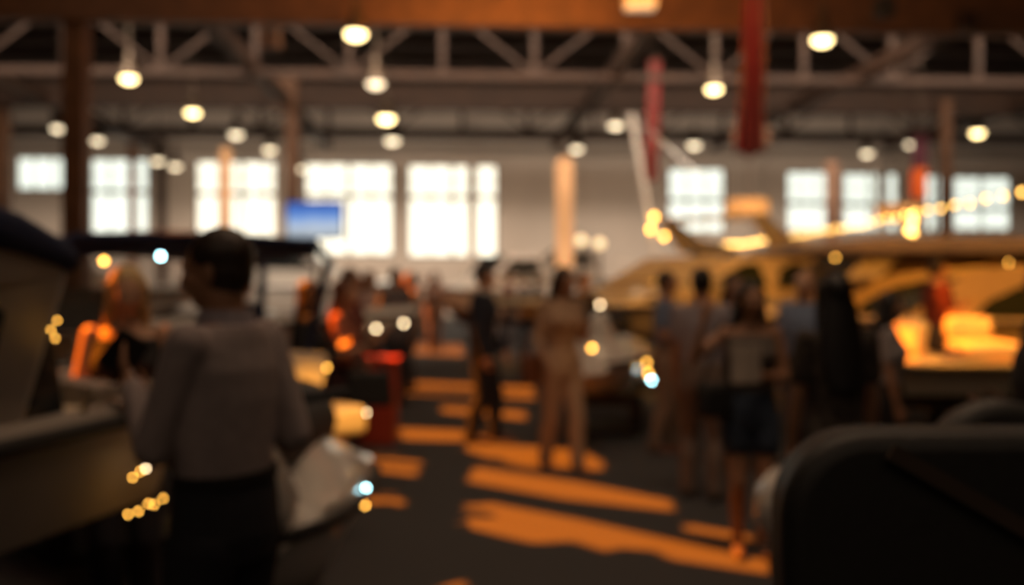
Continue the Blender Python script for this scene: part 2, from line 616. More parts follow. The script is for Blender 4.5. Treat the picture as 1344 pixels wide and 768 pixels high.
# ------------------------------------------------------------------ blue screen on its stand
p = at(413, 289, 24)
t = thing("display_screen", "big flat screen showing blue sky over pale cloud on a tall stand", "screen", (p.x, p.y, 0), 0)
m = MB(); m.box((-.7, -.05, p.z - .46), (.7, .05, p.z + .46)); m.build("bezel", BLACK, t, smooth=0, bevel=.01)
sm = bpy.data.materials.new("screen_picture"); sm.use_nodes = True
nt = sm.node_tree; bb = nt.nodes["Principled BSDF"]
tc = nt.nodes.new("ShaderNodeTexCoord"); sp = nt.nodes.new("ShaderNodeSeparateXYZ"); nz = nt.nodes.new("ShaderNodeTexNoise")
nt.links.new(tc.outputs["Generated"], sp.inputs[0]); nt.links.new(tc.outputs["Generated"], nz.inputs["Vector"]); nz.inputs["Scale"].default_value = 3
ma = nt.nodes.new("ShaderNodeMath"); ma.operation = "MULTIPLY_ADD"; ma.inputs[1].default_value = .35
nt.links.new(nz.outputs["Fac"], ma.inputs[0]); nt.links.new(sp.outputs[2], ma.inputs[2])
cr = nt.nodes.new("ShaderNodeValToRGB"); e = cr.color_ramp.elements
e[0].position, e[0].color = .2, (.30, .36, .42, 1)
e[1].position, e[1].color = 1.0, (.03, .13, .5, 1)
k = e.new(.45); k.color = (.50, .58, .68, 1)
k = e.new(.75); k.color = (.14, .32, .72, 1)
nt.links.new(ma.outputs[0], cr.inputs[0]); nt.links.new(cr.outputs[0], bb.inputs["Emission Color"]); bb.inputs["Emission Strength"].default_value = 1.0
bb.inputs["Base Color"].default_value = (.02, .02, .02, 1)
m = MB(); m.box((-.66, -.058, p.z - .42), (.66, -.05, p.z + .42)); m.build("picture", sm, t, smooth=0)
m = MB(); m.tube([(0, .08, 0), (0, .08, p.z)], .05); m.build("pole", BLACK, t)
m = MB(); m.box((-.5, -.3, 0), (.5, .4, .05)); m.build("base", BLACK, t, bevel=.01)


# ================================================================== BOATS
# a boat's own frame: bow along +x, keel at z = 0
def hull_fn(L, B, H, sheer=.18, full=2.4, rake=.14, start=.35):
    def w(t):
        return max(.012, B / 2 * (1 - max(0, (t - start) / (1 - start)) ** full) * (.93 + .07 * min(1, t / .3)))

    def zg(t):
        return H * (1 + sheer * t * t)
    return w, zg


def make_hull(root, L, B, H, m, sheer=.18, full=2.4, rake=.14, start=.35, pit=(.06, .5), floor=.4, inset=.16, crown=.06, n=36, rail=BLACK, tumble=0.0, band=None):
    w, zg = hull_fn(L, B, H, sheer, full, rake, start)
    ts = [i / n for i in range(n + 1)]
    for c in pit or ():
        ts += [c - .002, c + .002]
    ts = sorted(ts)
    rows, low = [], []
    for t in ts:
        g, z = w(t), zg(t)
        wc = g * (.88 - .5 * max(0, (t - .4) / .6) ** 1.5)
        zk = H * .78 * max(0, (t - .6) / .4) ** 2.2
        zc = max(H * (.32 + .5 * max(0, (t - .45) / .55) ** 2), zk + .01)
        xg = L * t
        xk = xg - rake * L * max(0, (t - .5) / .5) ** 2
        xc = xg - .6 * rake * L * max(0, (t - .5) / .5) ** 2
        gi = max(g - inset, g * .35)
        zm, gm, xm = zc * .45 + z * .55, wc * .35 + g * .65 + tumble * .3, xc * .45 + xg * .55
        half = [(xc, wc, zc), (xm, gm, zm), (xg, g + tumble * .1, z - .04), (xg, g - .02, z)]
        if pit and pit[0] <= t <= pit[1]:
            half += [(xg, gi, z), (xg, gi * .94, floor)]
            mid = (xg, 0, floor)
        else:
            half += [(xg, gi, z + .015), (xg, gi * .5, z + crown)]
            mid = (xg, 0, z + crown * 1.15)
        rows.append([V((xk, 0, zk))] + [V(p) for p in half] + [V(mid)] + [V((p[0], -p[1], p[2])) for p in reversed(half)])
    b = MB(); b.rows(rows, ends=(True, True))
    b.build("hull", m, root, smooth=38)
    for s in (1, -1):
        b = MB()
        b.tube([(L * t, s * (w(t) + .01), zg(t) - .05) for t in [i / 30 for i in range(30)] + [.985, 1.0]], .028)
        b.build("rub_rail", rail, root)
    if band:
        b = MB()
        for s in (1, -1):
            rr = []
            for t in [i / 30 * .93 for i in range(31)]:
                g = w(t)
                wc = g * (.88 - .5 * max(0, (t - .4) / .6) ** 1.5)
                zk = H * .78 * max(0, (t - .6) / .4) ** 2.2
                zc = max(H * (.32 + .5 * max(0, (t - .45) / .55) ** 2), zk + .01)
                xc = L * t - .6 * rake * L * max(0, (t - .5) / .5) ** 2
                xk = L * t - rake * L * max(0, (t - .5) / .5) ** 2
                rr.append([(xc, s * (wc + .008), zc), (xc * .5 + xk * .5, s * (wc * .55 + .01), zc * .5 + zk * .5 - .004), (xk, s * .006, zk - .008)])
            b.rows(rr, closed=False, ends=(False, False))
        b.build("bottom_paint", band, root)
    return w, zg


def cabin(root, prof, wfun, m, name="cabin", bevel=.06):
    b = MB()
    b.prism(prof, lambda x, z: (x, wfun(x, z), z), lambda x, z: (x, -wfun(x, z), z))
    return b.build(name, m, root, smooth=50, bevel=bevel, seg=4)


def side_panel(root, poly, wfun, m, name, off=.006, sides=(1, -1), depth=.03):
    for s in sides:
        b = MB()
        b.prism(poly, lambda x, z: (x, s * (wfun(x, z) + off), z), lambda x, z: (x, s * (wfun(x, z) - depth), z))
        b.build(name, m, root, smooth=0)


def strut(root, pts, r, name="rail", m=STEEL):
    b = MB(); b.tube(pts, r)
    return b.build(name, m, root)


def light(root, p, r, m, name="glint_bulb"):  # small glowing ball standing in for a bright glint on a boat
    b = MB(); b.ell(p, r, r, r, n=12, m=8)
    return b.build(name, m, root)


def cradle(boat_loc, rz, x, z, w, label):
    """timber stand under a hull"""
    a = math.radians(rz)
    p = V((boat_loc[0] + math.cos(a) * x, boat_loc[1] + math.sin(a) * x, 0))
    t = thing("boat_cradle", label, "stand", tuple(p), rz, "boat cradles")
    b = MB(); b.box((-.09, -w / 2, z - .14), (.09, w / 2, z - .014)); b.build("cross_beam", DARKHULL, t, smooth=0, bevel=.01)
    for s in (1, -1):
        b = MB(); b.box((-.07, s * w * .42 - .07, .05), (.07, s * w * .42 + .07, z - .14)); b.build("post", DARKHULL, t, smooth=0)
    b = MB(); b.box((-.3, -w / 2, 0), (.3, w / 2, .05)); b.build("foot_plate", DARKHULL, t, smooth=0)


def cushion(root, lo, hi, name, m=VINYL, tilt=0.0):
    b = MB(); b.box(lo, hi)
    if tilt:
        z0 = lo[2]
        b.v = [V((p.x + (p.z - z0) * tilt, p.y, p.z)) for p in b.v]
    return b.build(name, m, root, smooth=50, bevel=.05, seg=4)


# ---- near left cabin boat under the blue canvas, stern towards the aisle
loc, rz = (-2.13, 4.21, .57), -104.4
A = thing("cabin_boat", "white cabin boat with dark side windows and navy canvas top, nearest at the edge", "boat", loc, rz)
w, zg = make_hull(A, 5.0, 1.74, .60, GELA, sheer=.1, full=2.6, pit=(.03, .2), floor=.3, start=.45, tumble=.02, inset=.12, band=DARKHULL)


def wa(x, z):
    return max(.05, w(min(.99, max(0, x / 5.0))) - .07 - .10 * (z - .6))


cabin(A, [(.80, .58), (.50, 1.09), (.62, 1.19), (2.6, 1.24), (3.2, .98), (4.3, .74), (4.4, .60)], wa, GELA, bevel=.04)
side_panel(A, [(1.0, .66), (.86, .96), (.92, 1.0), (2.5, 1.04), (2.75, .70)], wa, GLASS, "side_window")
side_panel(A, [(2.9, .72), (2.72, .98), (3.1, .93), (3.7, .76)], wa, GLASS, "quarter_window")
for s_ in (1, -1):
    b = MB(); b.prism([(.83, .605), (.60, .95), (.57, .605)], lambda x, z: (x, s_ * (wa(x, z) - .03), z), lambda x, z: (x, s_ * (wa(x, z) - .05), z)); b.build("side_curtain", GLASS, A, smooth=0)
b = MB(); b.prism([(2.62, 1.235), (3.22, .975), (3.25, .99), (2.65, 1.25)], lambda x, z: (x, wa(x, z) * .86, z), lambda x, z: (x, -wa(x, z) * .86, z)); b.build("windscreen", GLASS, A, smooth=0)
b = MB(); b.prism([(.46, 1.08), (.48, 1.19), (.75, 1.29), (1.1, 1.36), (2.4, 1.41), (2.75, 1.25), (2.5, 1.2), (.9, 1.18)], lambda x, z: (x, wa(x, z) + .035, z), lambda x, z: (x, -wa(x, z) - .035, z)); b.build("canvas_top", NAVY, A, bevel=.05)
for s_ in (1, -1):
    strut(A, [(.06, s_ * .78, .60), (.1, s_ * .78, .66), (.5, s_ * .79, .67), (.55, s_ * .79, .60)], .012, "grab_rail")
    strut(A, [(3.4, s_ * .7, .63), (3.6, s_ * .66, .86), (4.4, s_ * .36, .87), (4.9, s_ * .05, .88)], .014, "bow_rail")
    b = MB(); b.box((.2, s_ * .80 - .03, .60), (.4, s_ * .80 + .03, .625)); b.build("cleat", STEEL, A, bevel=.01)
cushion(A, (.2, -.65, .3), (.6, .65, .58), "stern_seat")
for q in ((.34, .875, .36), (.40, .885, .35), (.16, .85, .22), (.22, .85, .21), (.27, .86, .225), (.33, .86, .21), (.40, .865, .215), (.03, .83, .25)):
    light(A, q, .005, GLINTO, "small_glint")  # glowing beads in place of gold glints along the hull
light(A, (.31, .877, .365), .006, GLINTW)
for q in ((.72, .80, .90), (.69, .80, .93), (.70, .80, .87)):
    light(A, q, .004, GLINTO, "small_glint")
cradle(loc, rz, .9, .57, 1.4, "dark cradle under the stern of the cabin boat with navy canvas top")
cradle(loc, rz, 3.4, .57, 1.2, "dark cradle under the front of the cabin boat with navy canvas top")

# ---- runabout with the blue bimini
loc, rz = (-1.80, 5.85, .55), 135
Bt = thing("bimini_boat", "white runabout with dark blue bimini frame and stern platform behind the blonde woman", "boat", loc, rz)
w, zg = make_hull(Bt, 5.0, 1.84, .60, GEL, pit=(.1, .55), floor=.3, inset=.2, start=.4)
b = MB(); b.box((-.48, -.84, .12), (.02, .84, .31)); b.build("swim_platform", GEL, Bt, bevel=.06, seg=4)
b = MB(); b.box((-.08, -.55, .30), (.1, .55, .58)); b.build("transom_step", GEL, Bt, bevel=.03)
cushion(Bt, (.12, -.62, .42), (.5, .62, .66), "sun_pad")
cushion(Bt, (1.4, .2, .3), (1.85, .62, .72), "helm_seat")
cushion(Bt, (1.4, -.62, .3), (1.85, -.2, .72), "helm_seat")
b = MB(); b.prism([(2.5, .66), (2.75, .68), (2.3, 1.0), (2.26, 1.0)], lambda x, z: (x, .78 - .1 * (z - .6), z), lambda x, z: (x, -.78 + .1 * (z - .6), z)); b.build("windscreen", GLASS, Bt, smooth=0)
# bimini: arched cloth between two bows, with clear side curtains
rows = []
for i in range(9):
    x = -.1 + i * .2
    rows.append([(x, y, 1.35 - .10 * (abs(y) / .92) ** 3 + .015 * math.sin(i * 2.2)) for y in [(-.92 + k * .115) for k in range(17)] if y > -.80])
b = MB(); b.rows(rows, closed=False, ends=(False, False))
o = b.build("bimini_cloth", NAVY, Bt, smooth=60)
s = o.modifiers.new("thick", "SOLIDIFY"); s.thickness = .10
for x in (-.1, .7, 1.5):
    strut(Bt, [(x + .25 * (.7 - x), -.78, .62), (x, -.80, 1.2), (x, -.70, 1.3), (x, 0, 1.33), (x, .8, 1.3), (x, .92, 1.2), (x + .25 * (.7 - x), .9, .62)], .03, "bimini_bow", NAVY)
b = MB(); b.box((1.5, -.8, .9), (1.52, .8, 1.24)); b.build("clear_curtain", CLEAR, Bt, smooth=0, bevel=.01)
light(Bt, (-.40, -.86, .25), .014, GLINTW); light(Bt, (-.3, -.2, .62), .018, GLINTO, "small_glint"); light(Bt, (.05, -.88, .5), .012, GLINTO, "small_glint")
light(Bt, (-.05, .30, 1.21), .013, GLINTC, "canopy_glint"); light(Bt, (-.05, .62, 1.18), .014, GLINTO, "canopy_glint")  # glowing balls added as cyan and orange glints under the bimini
cradle(loc, rz, .7, .55, 1.4, "dark cradle below the stern platform of the runabout with blue bimini")
cradle(loc, rz, 3.2, .55, 1.4, "dark cradle below the bow of the runabout with blue bimini")
a135 = math.radians(135)


def bw(x, y, z):                                    # a point of the runabout in the hall
    return V((loc[0] + x * math.cos(a135) - y * math.sin(a135), loc[1] + x * math.sin(a135) + y * math.cos(a135), loc[2] + z))


sun_quad(bw(-.1, -.45, .28), bw(-.1, -.02, .28), bw(-.1, -.02, .66), bw(-.1, -.45, .66))
sun_quad(bw(-.42, -.75, .31), bw(-.42, -.4, .31), bw(-.15, -.4, .31), bw(-.15, -.75, .31))


# ---- personal watercraft: low rounded nose, saddle and handlebar
def watercraft(label, loc, rz, L=2.8, W=1.1, H=.62):
    t = thing("personal_watercraft", label, "watercraft", loc, rz)
    rows = []
    for i in range(25):
        q = i / 24
        g = W / 2 * math.sqrt(max(.0004, 1 - max(0, (q - .45) / .55) ** 2.4)) * (.92 + .08 * min(1, q * 3))
        zt = H * (.78 + .22 * math.sin(math.pi * min(1, q * 1.1))) * (1 - .35 * max(0, (q - .6) / .4) ** 1.6)
        zb = .30 * max(0, (q - .5) / .5) ** 2
        x = L * q
        ring = [V((x, 0, zb))]
        half = [(g * .6, zb + .07), (g * .95, .28 + .1 * q), (g, .34 + .08 * q), (g * .95, .40 + .08 * q), (g * .78, max(.42 + .06 * q, zt * .8)), (g * .45, zt * .97)]
        rows.append(ring + [V((x, y, max(zb, min(z, zt)))) for y, z in half] + [V((x, 0, zt))] + [V((x, -y, max(zb, min(z, zt)))) for y, z in reversed(half)])
    b = MB(); b.rows(rows, ends=(True, True)); b.build("hull", GEL, t, smooth=50)
    b = MB(); b.cap((.35, 0, H + .02), (1.35, 0, H + .06), .19, .15, flat=.9); b.build("saddle", BLACK, t)
    b = MB(); b.cap((1.5, 0, H * .85), (1.55, 0, H + .14), .20, .10); b.build("steering_column", GEL, t)
    strut(t, [(1.42, -.36, H + .27), (1.52, -.12, H + .25), (1.52, .12, H + .25), (1.42, .36, H + .27)], .02, "handlebar", BLACK)
    for s in (1, -1):
        b = MB(); b.tube([(L * k / 20, s * (W / 2 * math.sqrt(max(.0004, 1 - max(0, (k / 20 - .45) / .55) ** 2.4)) * (.92 + .08 * min(1, k / 20 * 3)) + .005), .34 + .08 * k / 20) for k in range(20)], .025)
        b.build("bumper", BLACK, t)
    return t


C1 = watercraft("small white rounded watercraft just behind the hip of the man in a pale shirt", (-1.0, 5.0, .34), -88, 1.7, .68, .62)
light(C1, (.75, .35, .40), .009, GLINTC); light(C1, (.80, .35, .34), .009, GLINTO)
cradle((-1.0, 5.0, 0), -88, .85, .34, .5, "low stand under the watercraft by the pale shirted man's hip")
sun_quad((-1.06, 3.72, .93), (-.94, 3.72, .93), (-.94, 4.1, .93), (-1.06, 4.1, .93))
C2 = watercraft("white watercraft with pointed nose beside the woman in the tan outfit", (1.28, 11.75, .42), -104, 2.8, 1.0, .62)
light(C2, (1.78, .50, .37), .02, GLINTO); light(C2, (1.70, .51, .25), .02, GLINTO); light(C2, (1.38, .51, .15), .018, GLINTC); light(C2, (1.55, 0, .93), .016, GLINTW)
cradle((1.28, 11.75, 0), -104, 1.2, .42, .8, "low stand under the watercraft beside the woman in tan")

# ---- bow behind the seated group, left of the aisle
loc, rz = (-5.6, 11.4, .5), 3
E = thing("small_boat", "white small boat bow poking out behind the dark jacketed visitors left of the aisle", "boat", loc, rz)
make_hull(E, 4.5, 1.7, .62, GEL, pit=(.08, .5), floor=.3, band=DARKHULL)
light(E, (4.05, -.35, .55), .02, GLINTW); light(E, (4.35, -.14, .6), .02, GLINTW)
b = MB(); b.prism([(2.2, .66), (2.5, .68), (2.1, 1.0), (2.06, 1.0)], lambda x, z: (x, .6, z), lambda x, z: (x, -.6, z)); b.build("windscreen", GLASS, E, smooth=0)
cradle(loc, rz, 1.0, .5, 1.2, "cradle under the rear of the white bow left of the aisle")
cradle(loc, rz, 3.2, .5, 1.1, "cradle under the front of the white bow left of the aisle")

# ---- large spotlit motor yacht in the middle
loc, rz = (6.42, 19.22, .35), 221
Y2 = thing("motor_yacht", "cream motor yacht with sloping dark windscreen and curved radar arch in the middle", "boat", loc, rz)
w, zg = make_hull(Y2, 8.8, 2.7, .84, GEL2, sheer=.12, pit=(.04, .24), floor=.4, band=BROWN, start=.4)


def wy(x, z):
    return max(.06, min(1.08, w(min(.99, max(0, x / 8.8))) - .22) - .22 * (z - .85))


cabin(Y2, [(2.1, .82), (7.2, .86), (6.2, 1.08), (5.6, 1.18), (4.6, 1.58), (3.6, 1.66), (2.6, 1.62), (2.1, 1.3)], wy, GEL2, bevel=.08)
b = MB(); b.prism([(4.75, 1.56), (5.75, 1.17), (5.78, 1.2), (4.77, 1.59)], lambda x, z: (x, wy(x, z) * .92, z), lambda x, z: (x, -wy(x, z) * .92, z)); b.build("windscreen", GEL2, Y2, smooth=0)  # cream gelcoat instead of glass, imitating the glare on it
side_panel(Y2, [(4.0, 1.12), (5.55, 1.10), (4.95, 1.34), (4.45, 1.50), (4.15, 1.50)], wy, GLASSG, "side_window")
side_panel(Y2, [(2.3, 1.15), (3.7, 1.12), (3.55, 1.42), (3.1, 1.52), (2.6, 1.46)], wy, GLASSG, "side_window")
side_panel(Y2, [(6.1, .93), (6.6, .93), (6.5, 1.0), (6.15, 1.0)], wy, GLASS, "porthole")
for s in (1, -1):
    b = MB()
    b.prism([(1.3, .9), (2.1, .9), (2.75, 1.62), (3.75, 1.70), (4.3, 2.25), (4.05, 2.3), (3.3, 1.95), (2.3, 1.85), (1.7, 1.5)], lambda x, z: (x, s * 1.0, z), lambda x, z: (x, s * .88, z))
    b.build("radar_arch", GEL2, Y2, smooth=40, bevel=.03)
    strut(Y2, [(5.9, s * 1.0, .92), (6.0, s * .98, 1.2), (7.4, s * .62, 1.24), (8.5, s * .12, 1.26)], .018, "bow_rail")
b = MB(); b.box((4.02, -.98, 2.2), (4.3, .98, 2.29)); b.build("radar_arch_bar", GEL2, Y2, bevel=.03)
cushion(Y2, (.5, -.9, .4), (1.0, .9, .8), "stern_seat")
for q in ((7.9, .45, .72), (8.0, .42, .74), (6.4, .95, .95), (5.3, 1.2, .72)):
    light(Y2, q, .03, GLINTO)
for s_ in (1.5, 4.2, 6.6):
    cradle(loc, rz, s_, .35, 1.5, "low cradle under the cream motor yacht in the middle")

# ---- hardtop cruiser along the right side
loc, rz = (10.8, 12.7, .5), 180
Y4 = thing("hardtop_cruiser", "orange lit hardtop cruiser with swooping dark side windows behind the person in red", "boat", loc, rz)
w, zg = make_hull(Y4, 8.2, 2.6, .62, GEL2, sheer=.1, pit=(.04, .12), floor=.3, band=BROWN, start=.5, inset=.1)


def wz(x, z):
    return max(.06, min(1.2, w(min(.99, max(0, x / 8.2))) - .06) - .14 * (z - .6))


cabin(Y4, [(1.0, .6), (7.9, .62), (7.35, .80), (6.8, 1.02), (6.2, 1.18), (5.2, 1.27), (1.0, 1.30)], wz, GEL2, bevel=.08)
side_panel(Y4, [(6.72, .70), (6.55, .86), (6.25, 1.02), (5.85, 1.11), (5.55, 1.13), (5.75, 1.0), (6.1, .74), (6.35, .68)], wz, GLASSG, "side_window")
side_panel(Y4, [(5.5, .64), (5.25, .86), (4.9, 1.02), (4.4, 1.10), (3.4, 1.12), (3.4, .64)], wz, GLASSG, "side_window")
b = MB(); b.prism([(1.2, 1.42), (7.0, 1.40), (7.6, 1.42), (7.45, 1.52), (6.6, 1.60), (1.2, 1.64)], lambda x, z: (x, 1.25, z), lambda x, z: (x, -1.25, z)); b.build("hardtop", mat("lavender_grey_top", (.17, .16, .22), .4, coat=.3), Y4, bevel=.05)
b = MB(); b.prism([(6.5, 1.12), (6.95, 1.08), (6.6, 1.42), (6.2, 1.42)], lambda x, z: (x, 1.02, z), lambda x, z: (x, -1.02, z)); b.build("windscreen", PALEG, Y4, smooth=0, bevel=.02)
for s in (1, -1):
    for x in (1.5, 3.3, 5.1):
        b = MB(); b.prism([(x, 1.25), (x + .12, 1.25), (x + .12, 1.45), (x, 1.45)], lambda x, z: (x, s * 1.06, z), lambda x, z: (x, s * 1.0, z)); b.build("hardtop_post", BROWN, Y4, smooth=0)
b = MB(); b.prism([(1.3, 1.25), (6.3, 1.22), (6.2, 1.42), (1.3, 1.42)], lambda x, z: (x, .9, z), lambda x, z: (x, -.9, z)); b.build("under_top_shade", BROWN, Y4, smooth=0)  # brown panel put in for the shade below the hardtop
light(Y4, (5.1, 1.27, 1.30), .012, GLINTO); light(Y4, (7.05, 1.15, 1.36), .014, GLINTO)
for s_ in (1.5, 4.0, 6.2):
    cradle(loc, rz, s_, .5, 1.6, "dark cradle under the hardtop cruiser")
# ---- open boat with lit seats in front of it
loc, rz = (9.0, 9.75, .42), 180
Y5 = thing("open_boat", "open boat with glowing lit seat cushions holding the person in red", "boat", loc, rz)
w, zg = make_hull(Y5, 6.2, 2.1, .46, GEL2, sheer=.03, full=5, pit=(.3, .92), floor=.16, inset=.14, start=.8, band=BROWN)
b = MB()
b.prism([(0, .02), (6.0, .02), (6.15, .30), (0, .30)], lambda x, z: (x, w(min(1, x / 6.2)) + .012, z), lambda x, z: (x, w(min(1, x / 6.2)) - .03, z)); b.build("hull_stripe", BROWN, Y5, smooth=0)
cushion(Y5, (5.28, .25, .5), (5.42, .80, .82), "seat_back", tilt=-.15)
cushion(Y5, (5.1, .25, .2), (5.6, .80, .5), "seat_base")
cushion(Y5, (4.42, .30, .47), (4.90, .82, .63), "seat_pad")
cushion(Y5, (4.46, .22, .64), (4.88, .36, .84), "seat_pad")
cushion(Y5, (4.40, .30, .2), (4.92, .80, .46), "seat_base")
b = MB(); b.box((2.9, -.6, .4), (3.5, .6, .85)); b.build("console", GEL2, Y5, bevel=.06)
for s_ in (1.2, 4.6):
    cradle(loc, rz, s_, .42, 1.4, "dark cradle under the open boat with glowing seats")
sun_quad((3.35, 8.8, .9), (3.85, 8.8, .9), (3.85, 9.6, .9), (3.35, 9.6, .9))
sun_quad((4.1, 8.85, 1.0), (4.7, 8.85, 1.0), (4.7, 9.55, 1.0), (4.1, 9.55, 1.0))
# ---- far boats, simpler but whole
def far_boat(label, loc, rz, L, B, m, z=1.0):
    t = thing("motor_boat", label, "boat", loc, rz, "boats far down the hall")
    w, zg = make_hull(t, L, B, .9 * z, m, pit=(.04, .25), floor=.4, n=20, band=BROWN)

    def wf(x, zz):
        return max(.06, min(B * .4, w(min(.99, max(0, x / L))) - .2) - .15 * (zz - .9))
    cabin(t, [(L * .25, .86 * z), (L * .82, .95 * z), (L * .62, 1.3 * z), (L * .5, 1.85 * z), (L * .3, 1.9 * z), (L * .25, 1.5 * z)], wf, m)
    side_panel(t, [(L * .3, 1.4 * z), (L * .57, 1.35 * z), (L * .49, 1.7 * z), (L * .32, 1.72 * z)], wf, GLASS, "side_window")
    b = MB(); b.prism([(L * .51, 1.82 * z), (L * .6, 1.36 * z), (L * .61, 1.37 * z), (L * .52, 1.84 * z)], lambda x, zz: (x, wf(x, zz) * .9, zz), lambda x, zz: (x, -wf(x, zz) * .9, zz)); b.build("windscreen", GLASS, t, smooth=0)
    for s_ in (.25, .6):
        cradle(loc, rz, L * s_, loc[2], B * .6, "small cradle under a far boat")
    return t


far_boat("white motor boat bow far off at the end of the aisle beside the suited man", (1.4, 25.8, .4), 212, 4.2, 2.0, GEL, .95)
far_boat("cream motor boat far behind under the bright middle window", (-9.5, 27.5, .4), 5, 7.5, 2.5, GEL, 1.05)
far_boat("pale motor boat far behind the tall orange banner", (4.4, 33.0, .4), 182, 6.0, 2.6, GEL, 1.15)
far_boat("dim motor boat far off behind the string of fairy lights", (14.5, 24.0, .4), 182, 6.5, 2.6, GEL2, 1.15)
far_boat("pale motor boat far behind the navy bimini", (-12.5, 20.0, .4), 20, 6.5, 2.4, GEL, 1.0)

# ---- sailing yacht with a raked mast
loc, rz = (2.5, 25.4, .4), 0
S = thing("sailing_yacht", "sailing yacht with tall leaning pale mast behind the motor yacht", "boat", loc, rz)
make_hull(S, 5.5, 1.9, .9, GEL, pit=(.1, .35), floor=.45, n=20)
ma_ = at(829, 150, 25.4); mb_ = at(853, 290, 25.4)
lx = lambda P: (P.x - loc[0], 0, P.z - loc[2])
bx, tx = lx(mb_), lx(ma_)
k = (bx[2] - .9) / (tx[2] - bx[2])
strut(S, [(bx[0] - (tx[0] - bx[0]) * k, 0, .9), bx, tx], .075, "mast", GEL)
strut(S, [(bx[0] + .2, 0, 1.5), (bx[0] - .9, 0, 1.55)], .06, "boom", GEL)
strut(S, [tx, (5.3, 0, 1.05)], .012, "forestay")
for q in ((bx[0] + .1, -.1, bx[2] + .1), (bx[0], -.1, bx[2] - .22), (bx[0] + .35, -.1, bx[2] - .4)):
    light(S, q, .06, GLINTO)
cradle(loc, rz, 1.4, .4, 1.2, "small stand under the sailing yacht")
cradle(loc, rz, 3.4, .4, 1.2, "small stand under the sailing yacht")


# ================================================================== STRINGS OF LIGHTS
def light_pole(label, x, y, z):
    t = thing("light_pole", label, "pole", (x + .04, y + .04, 0))
    b = MB(); b.tube([(0, 0, 0), (0, 0, z)], .025); b.build("pole", LAMPH, t)
    b = MB(); b.loft([((0, 0, 0), (.2, 0, 0), (0, .2, 0)), ((0, 0, .04), (.18, 0, 0), (0, .18, 0))], 18); b.build("base", BLACK, t)
    return t


def string(label, pts, n, r=.028, m=BULB, drop=.04):
    t = thing("fairy_light_string", label, "string lights", tuple(pts[0]))
    q = [V(p) - V(pts[0]) for p in pts]
    b = MB(); b.tube(q, .006, 6); b.build("wire", BLACK, t)
    seg = [(q[i + 1] - q[i]).length for i in range(len(q) - 1)]
    tot = sum(seg)
    for k in range(n):
        d = tot * (k + .5) / n
        i = 0
        while d > seg[i] and i < len(seg) - 1:
            d -= seg[i]; i += 1
        p = q[i].lerp(q[i + 1], d / seg[i]) - V((0, 0, drop * (.6 + .8 * random.random())))
        b = MB(); b.ell(p, r, r, r * 1.25, n=10, m=7); b.build("bulb", m, t)
    return t


def sag(p0, p1, s, n=14):
    p0, p1 = V(p0), V(p1)
    return [p0.lerp(p1, i / n) - V((0, 0, s * 4 * (i / n) * (1 - i / n))) for i in range(n + 1)]


P0, P1, P2 = V((5.2, 8.4, 2.62)), at(1200, 276, 13.2), at(1032, 308, 21.6)
light_pole("slim dark pole holding the near end of the fairy lights", P0.x, P0.y, P0.z + .02)
light_pole("slim dark pole holding the far end of the fairy lights", P2.x, P2.y, P2.z + .02)
string("long string of golden fairy lights running above the hardtop cruiser", sag(P0, P1, .03) + sag(P1, P2, .03)[1:], 32, .021)
p = at(1196, 277, 13.1)
t = string("bunched golden fairy lights hanging above the hardtop cruiser", [p, p + V((.03, 0, -.12)), p + V((-.04, .02, -.22)), p + V((.05, 0, -.25))], 8, .03)
p3, p4 = at(930, 318, 22.5), at(1012, 312, 22.5)
light_pole("thin pole holding one end of the short far fairy lights", p3.x, p3.y, p3.z + .02)
light_pole("thin pole holding the other end of the short far fairy lights", p4.x, p4.y, p4.z + .02)
string("short far string of warm fairy lights behind the cream yacht", sag(p3, p4, .05), 14, .03)
# two lone lamps on stands far off
for px, py, lab in ((763, 316, "round lamp on a thin far stand, nearer the tall orange banner of the two"), (787, 320, "round lamp on a thin far stand, nearer the mast of the two")):
    p = at(px, py, 21.5)
    t = thing("stand_lamp", lab, "lamp", (p.x, p.y, 0), 0, "lone lamps on stands")
    b = MB(); b.ell((0, 0, p.z), .11, .11, .11); b.build("globe", mat("globe_glass", (1, .9, .7), .3, emit=1.6, ecol=(1, .72, .38)), t)
    b = MB(); b.tube([(0, 0, 0), (0, 0, p.z)], .02); b.build("pole", LAMPH, t)
    b = MB(); b.loft([((0, 0, 0), (.14, 0, 0), (0, .14, 0)), ((0, 0, .04), (.12, 0, 0), (0, .12, 0))], 18); b.build("base", BLACK, t)
# orange drums far right; the duller one is made up in place of a canopy
for px, py, Yd, wd, lab in ((981, 272, 27, .58, "wide flat orange drum lamp hanging right of the single bright window"), (1180, 280, 26, .62, "dull orange drum in place of a canopy behind the fairy lights")):
    p = at(px, py, Yd)
    t = thing("drum_lamp", lab, "lamp", tuple(p))  # the duller drum is no lamp, it is made up in place of a canopy
    b = MB(); b.loft([((0, 0, -.2), (wd, 0, 0), (0, wd, 0)), ((0, 0, .2), (wd * .96, 0, 0), (0, wd * .96, 0))], 28)
    b.build("drum_shell", mat("drum_" + str(px), (.7, .35, .12), .7, emit=.42 if px < 1000 else .12, ecol=(1, .40, .09)), t, smooth=50)
    b = MB(); b.tube([(0, 0, .2), (0, 0, ROOF - p.z - .001)], .012); b.build("cord", LAMPH, t)

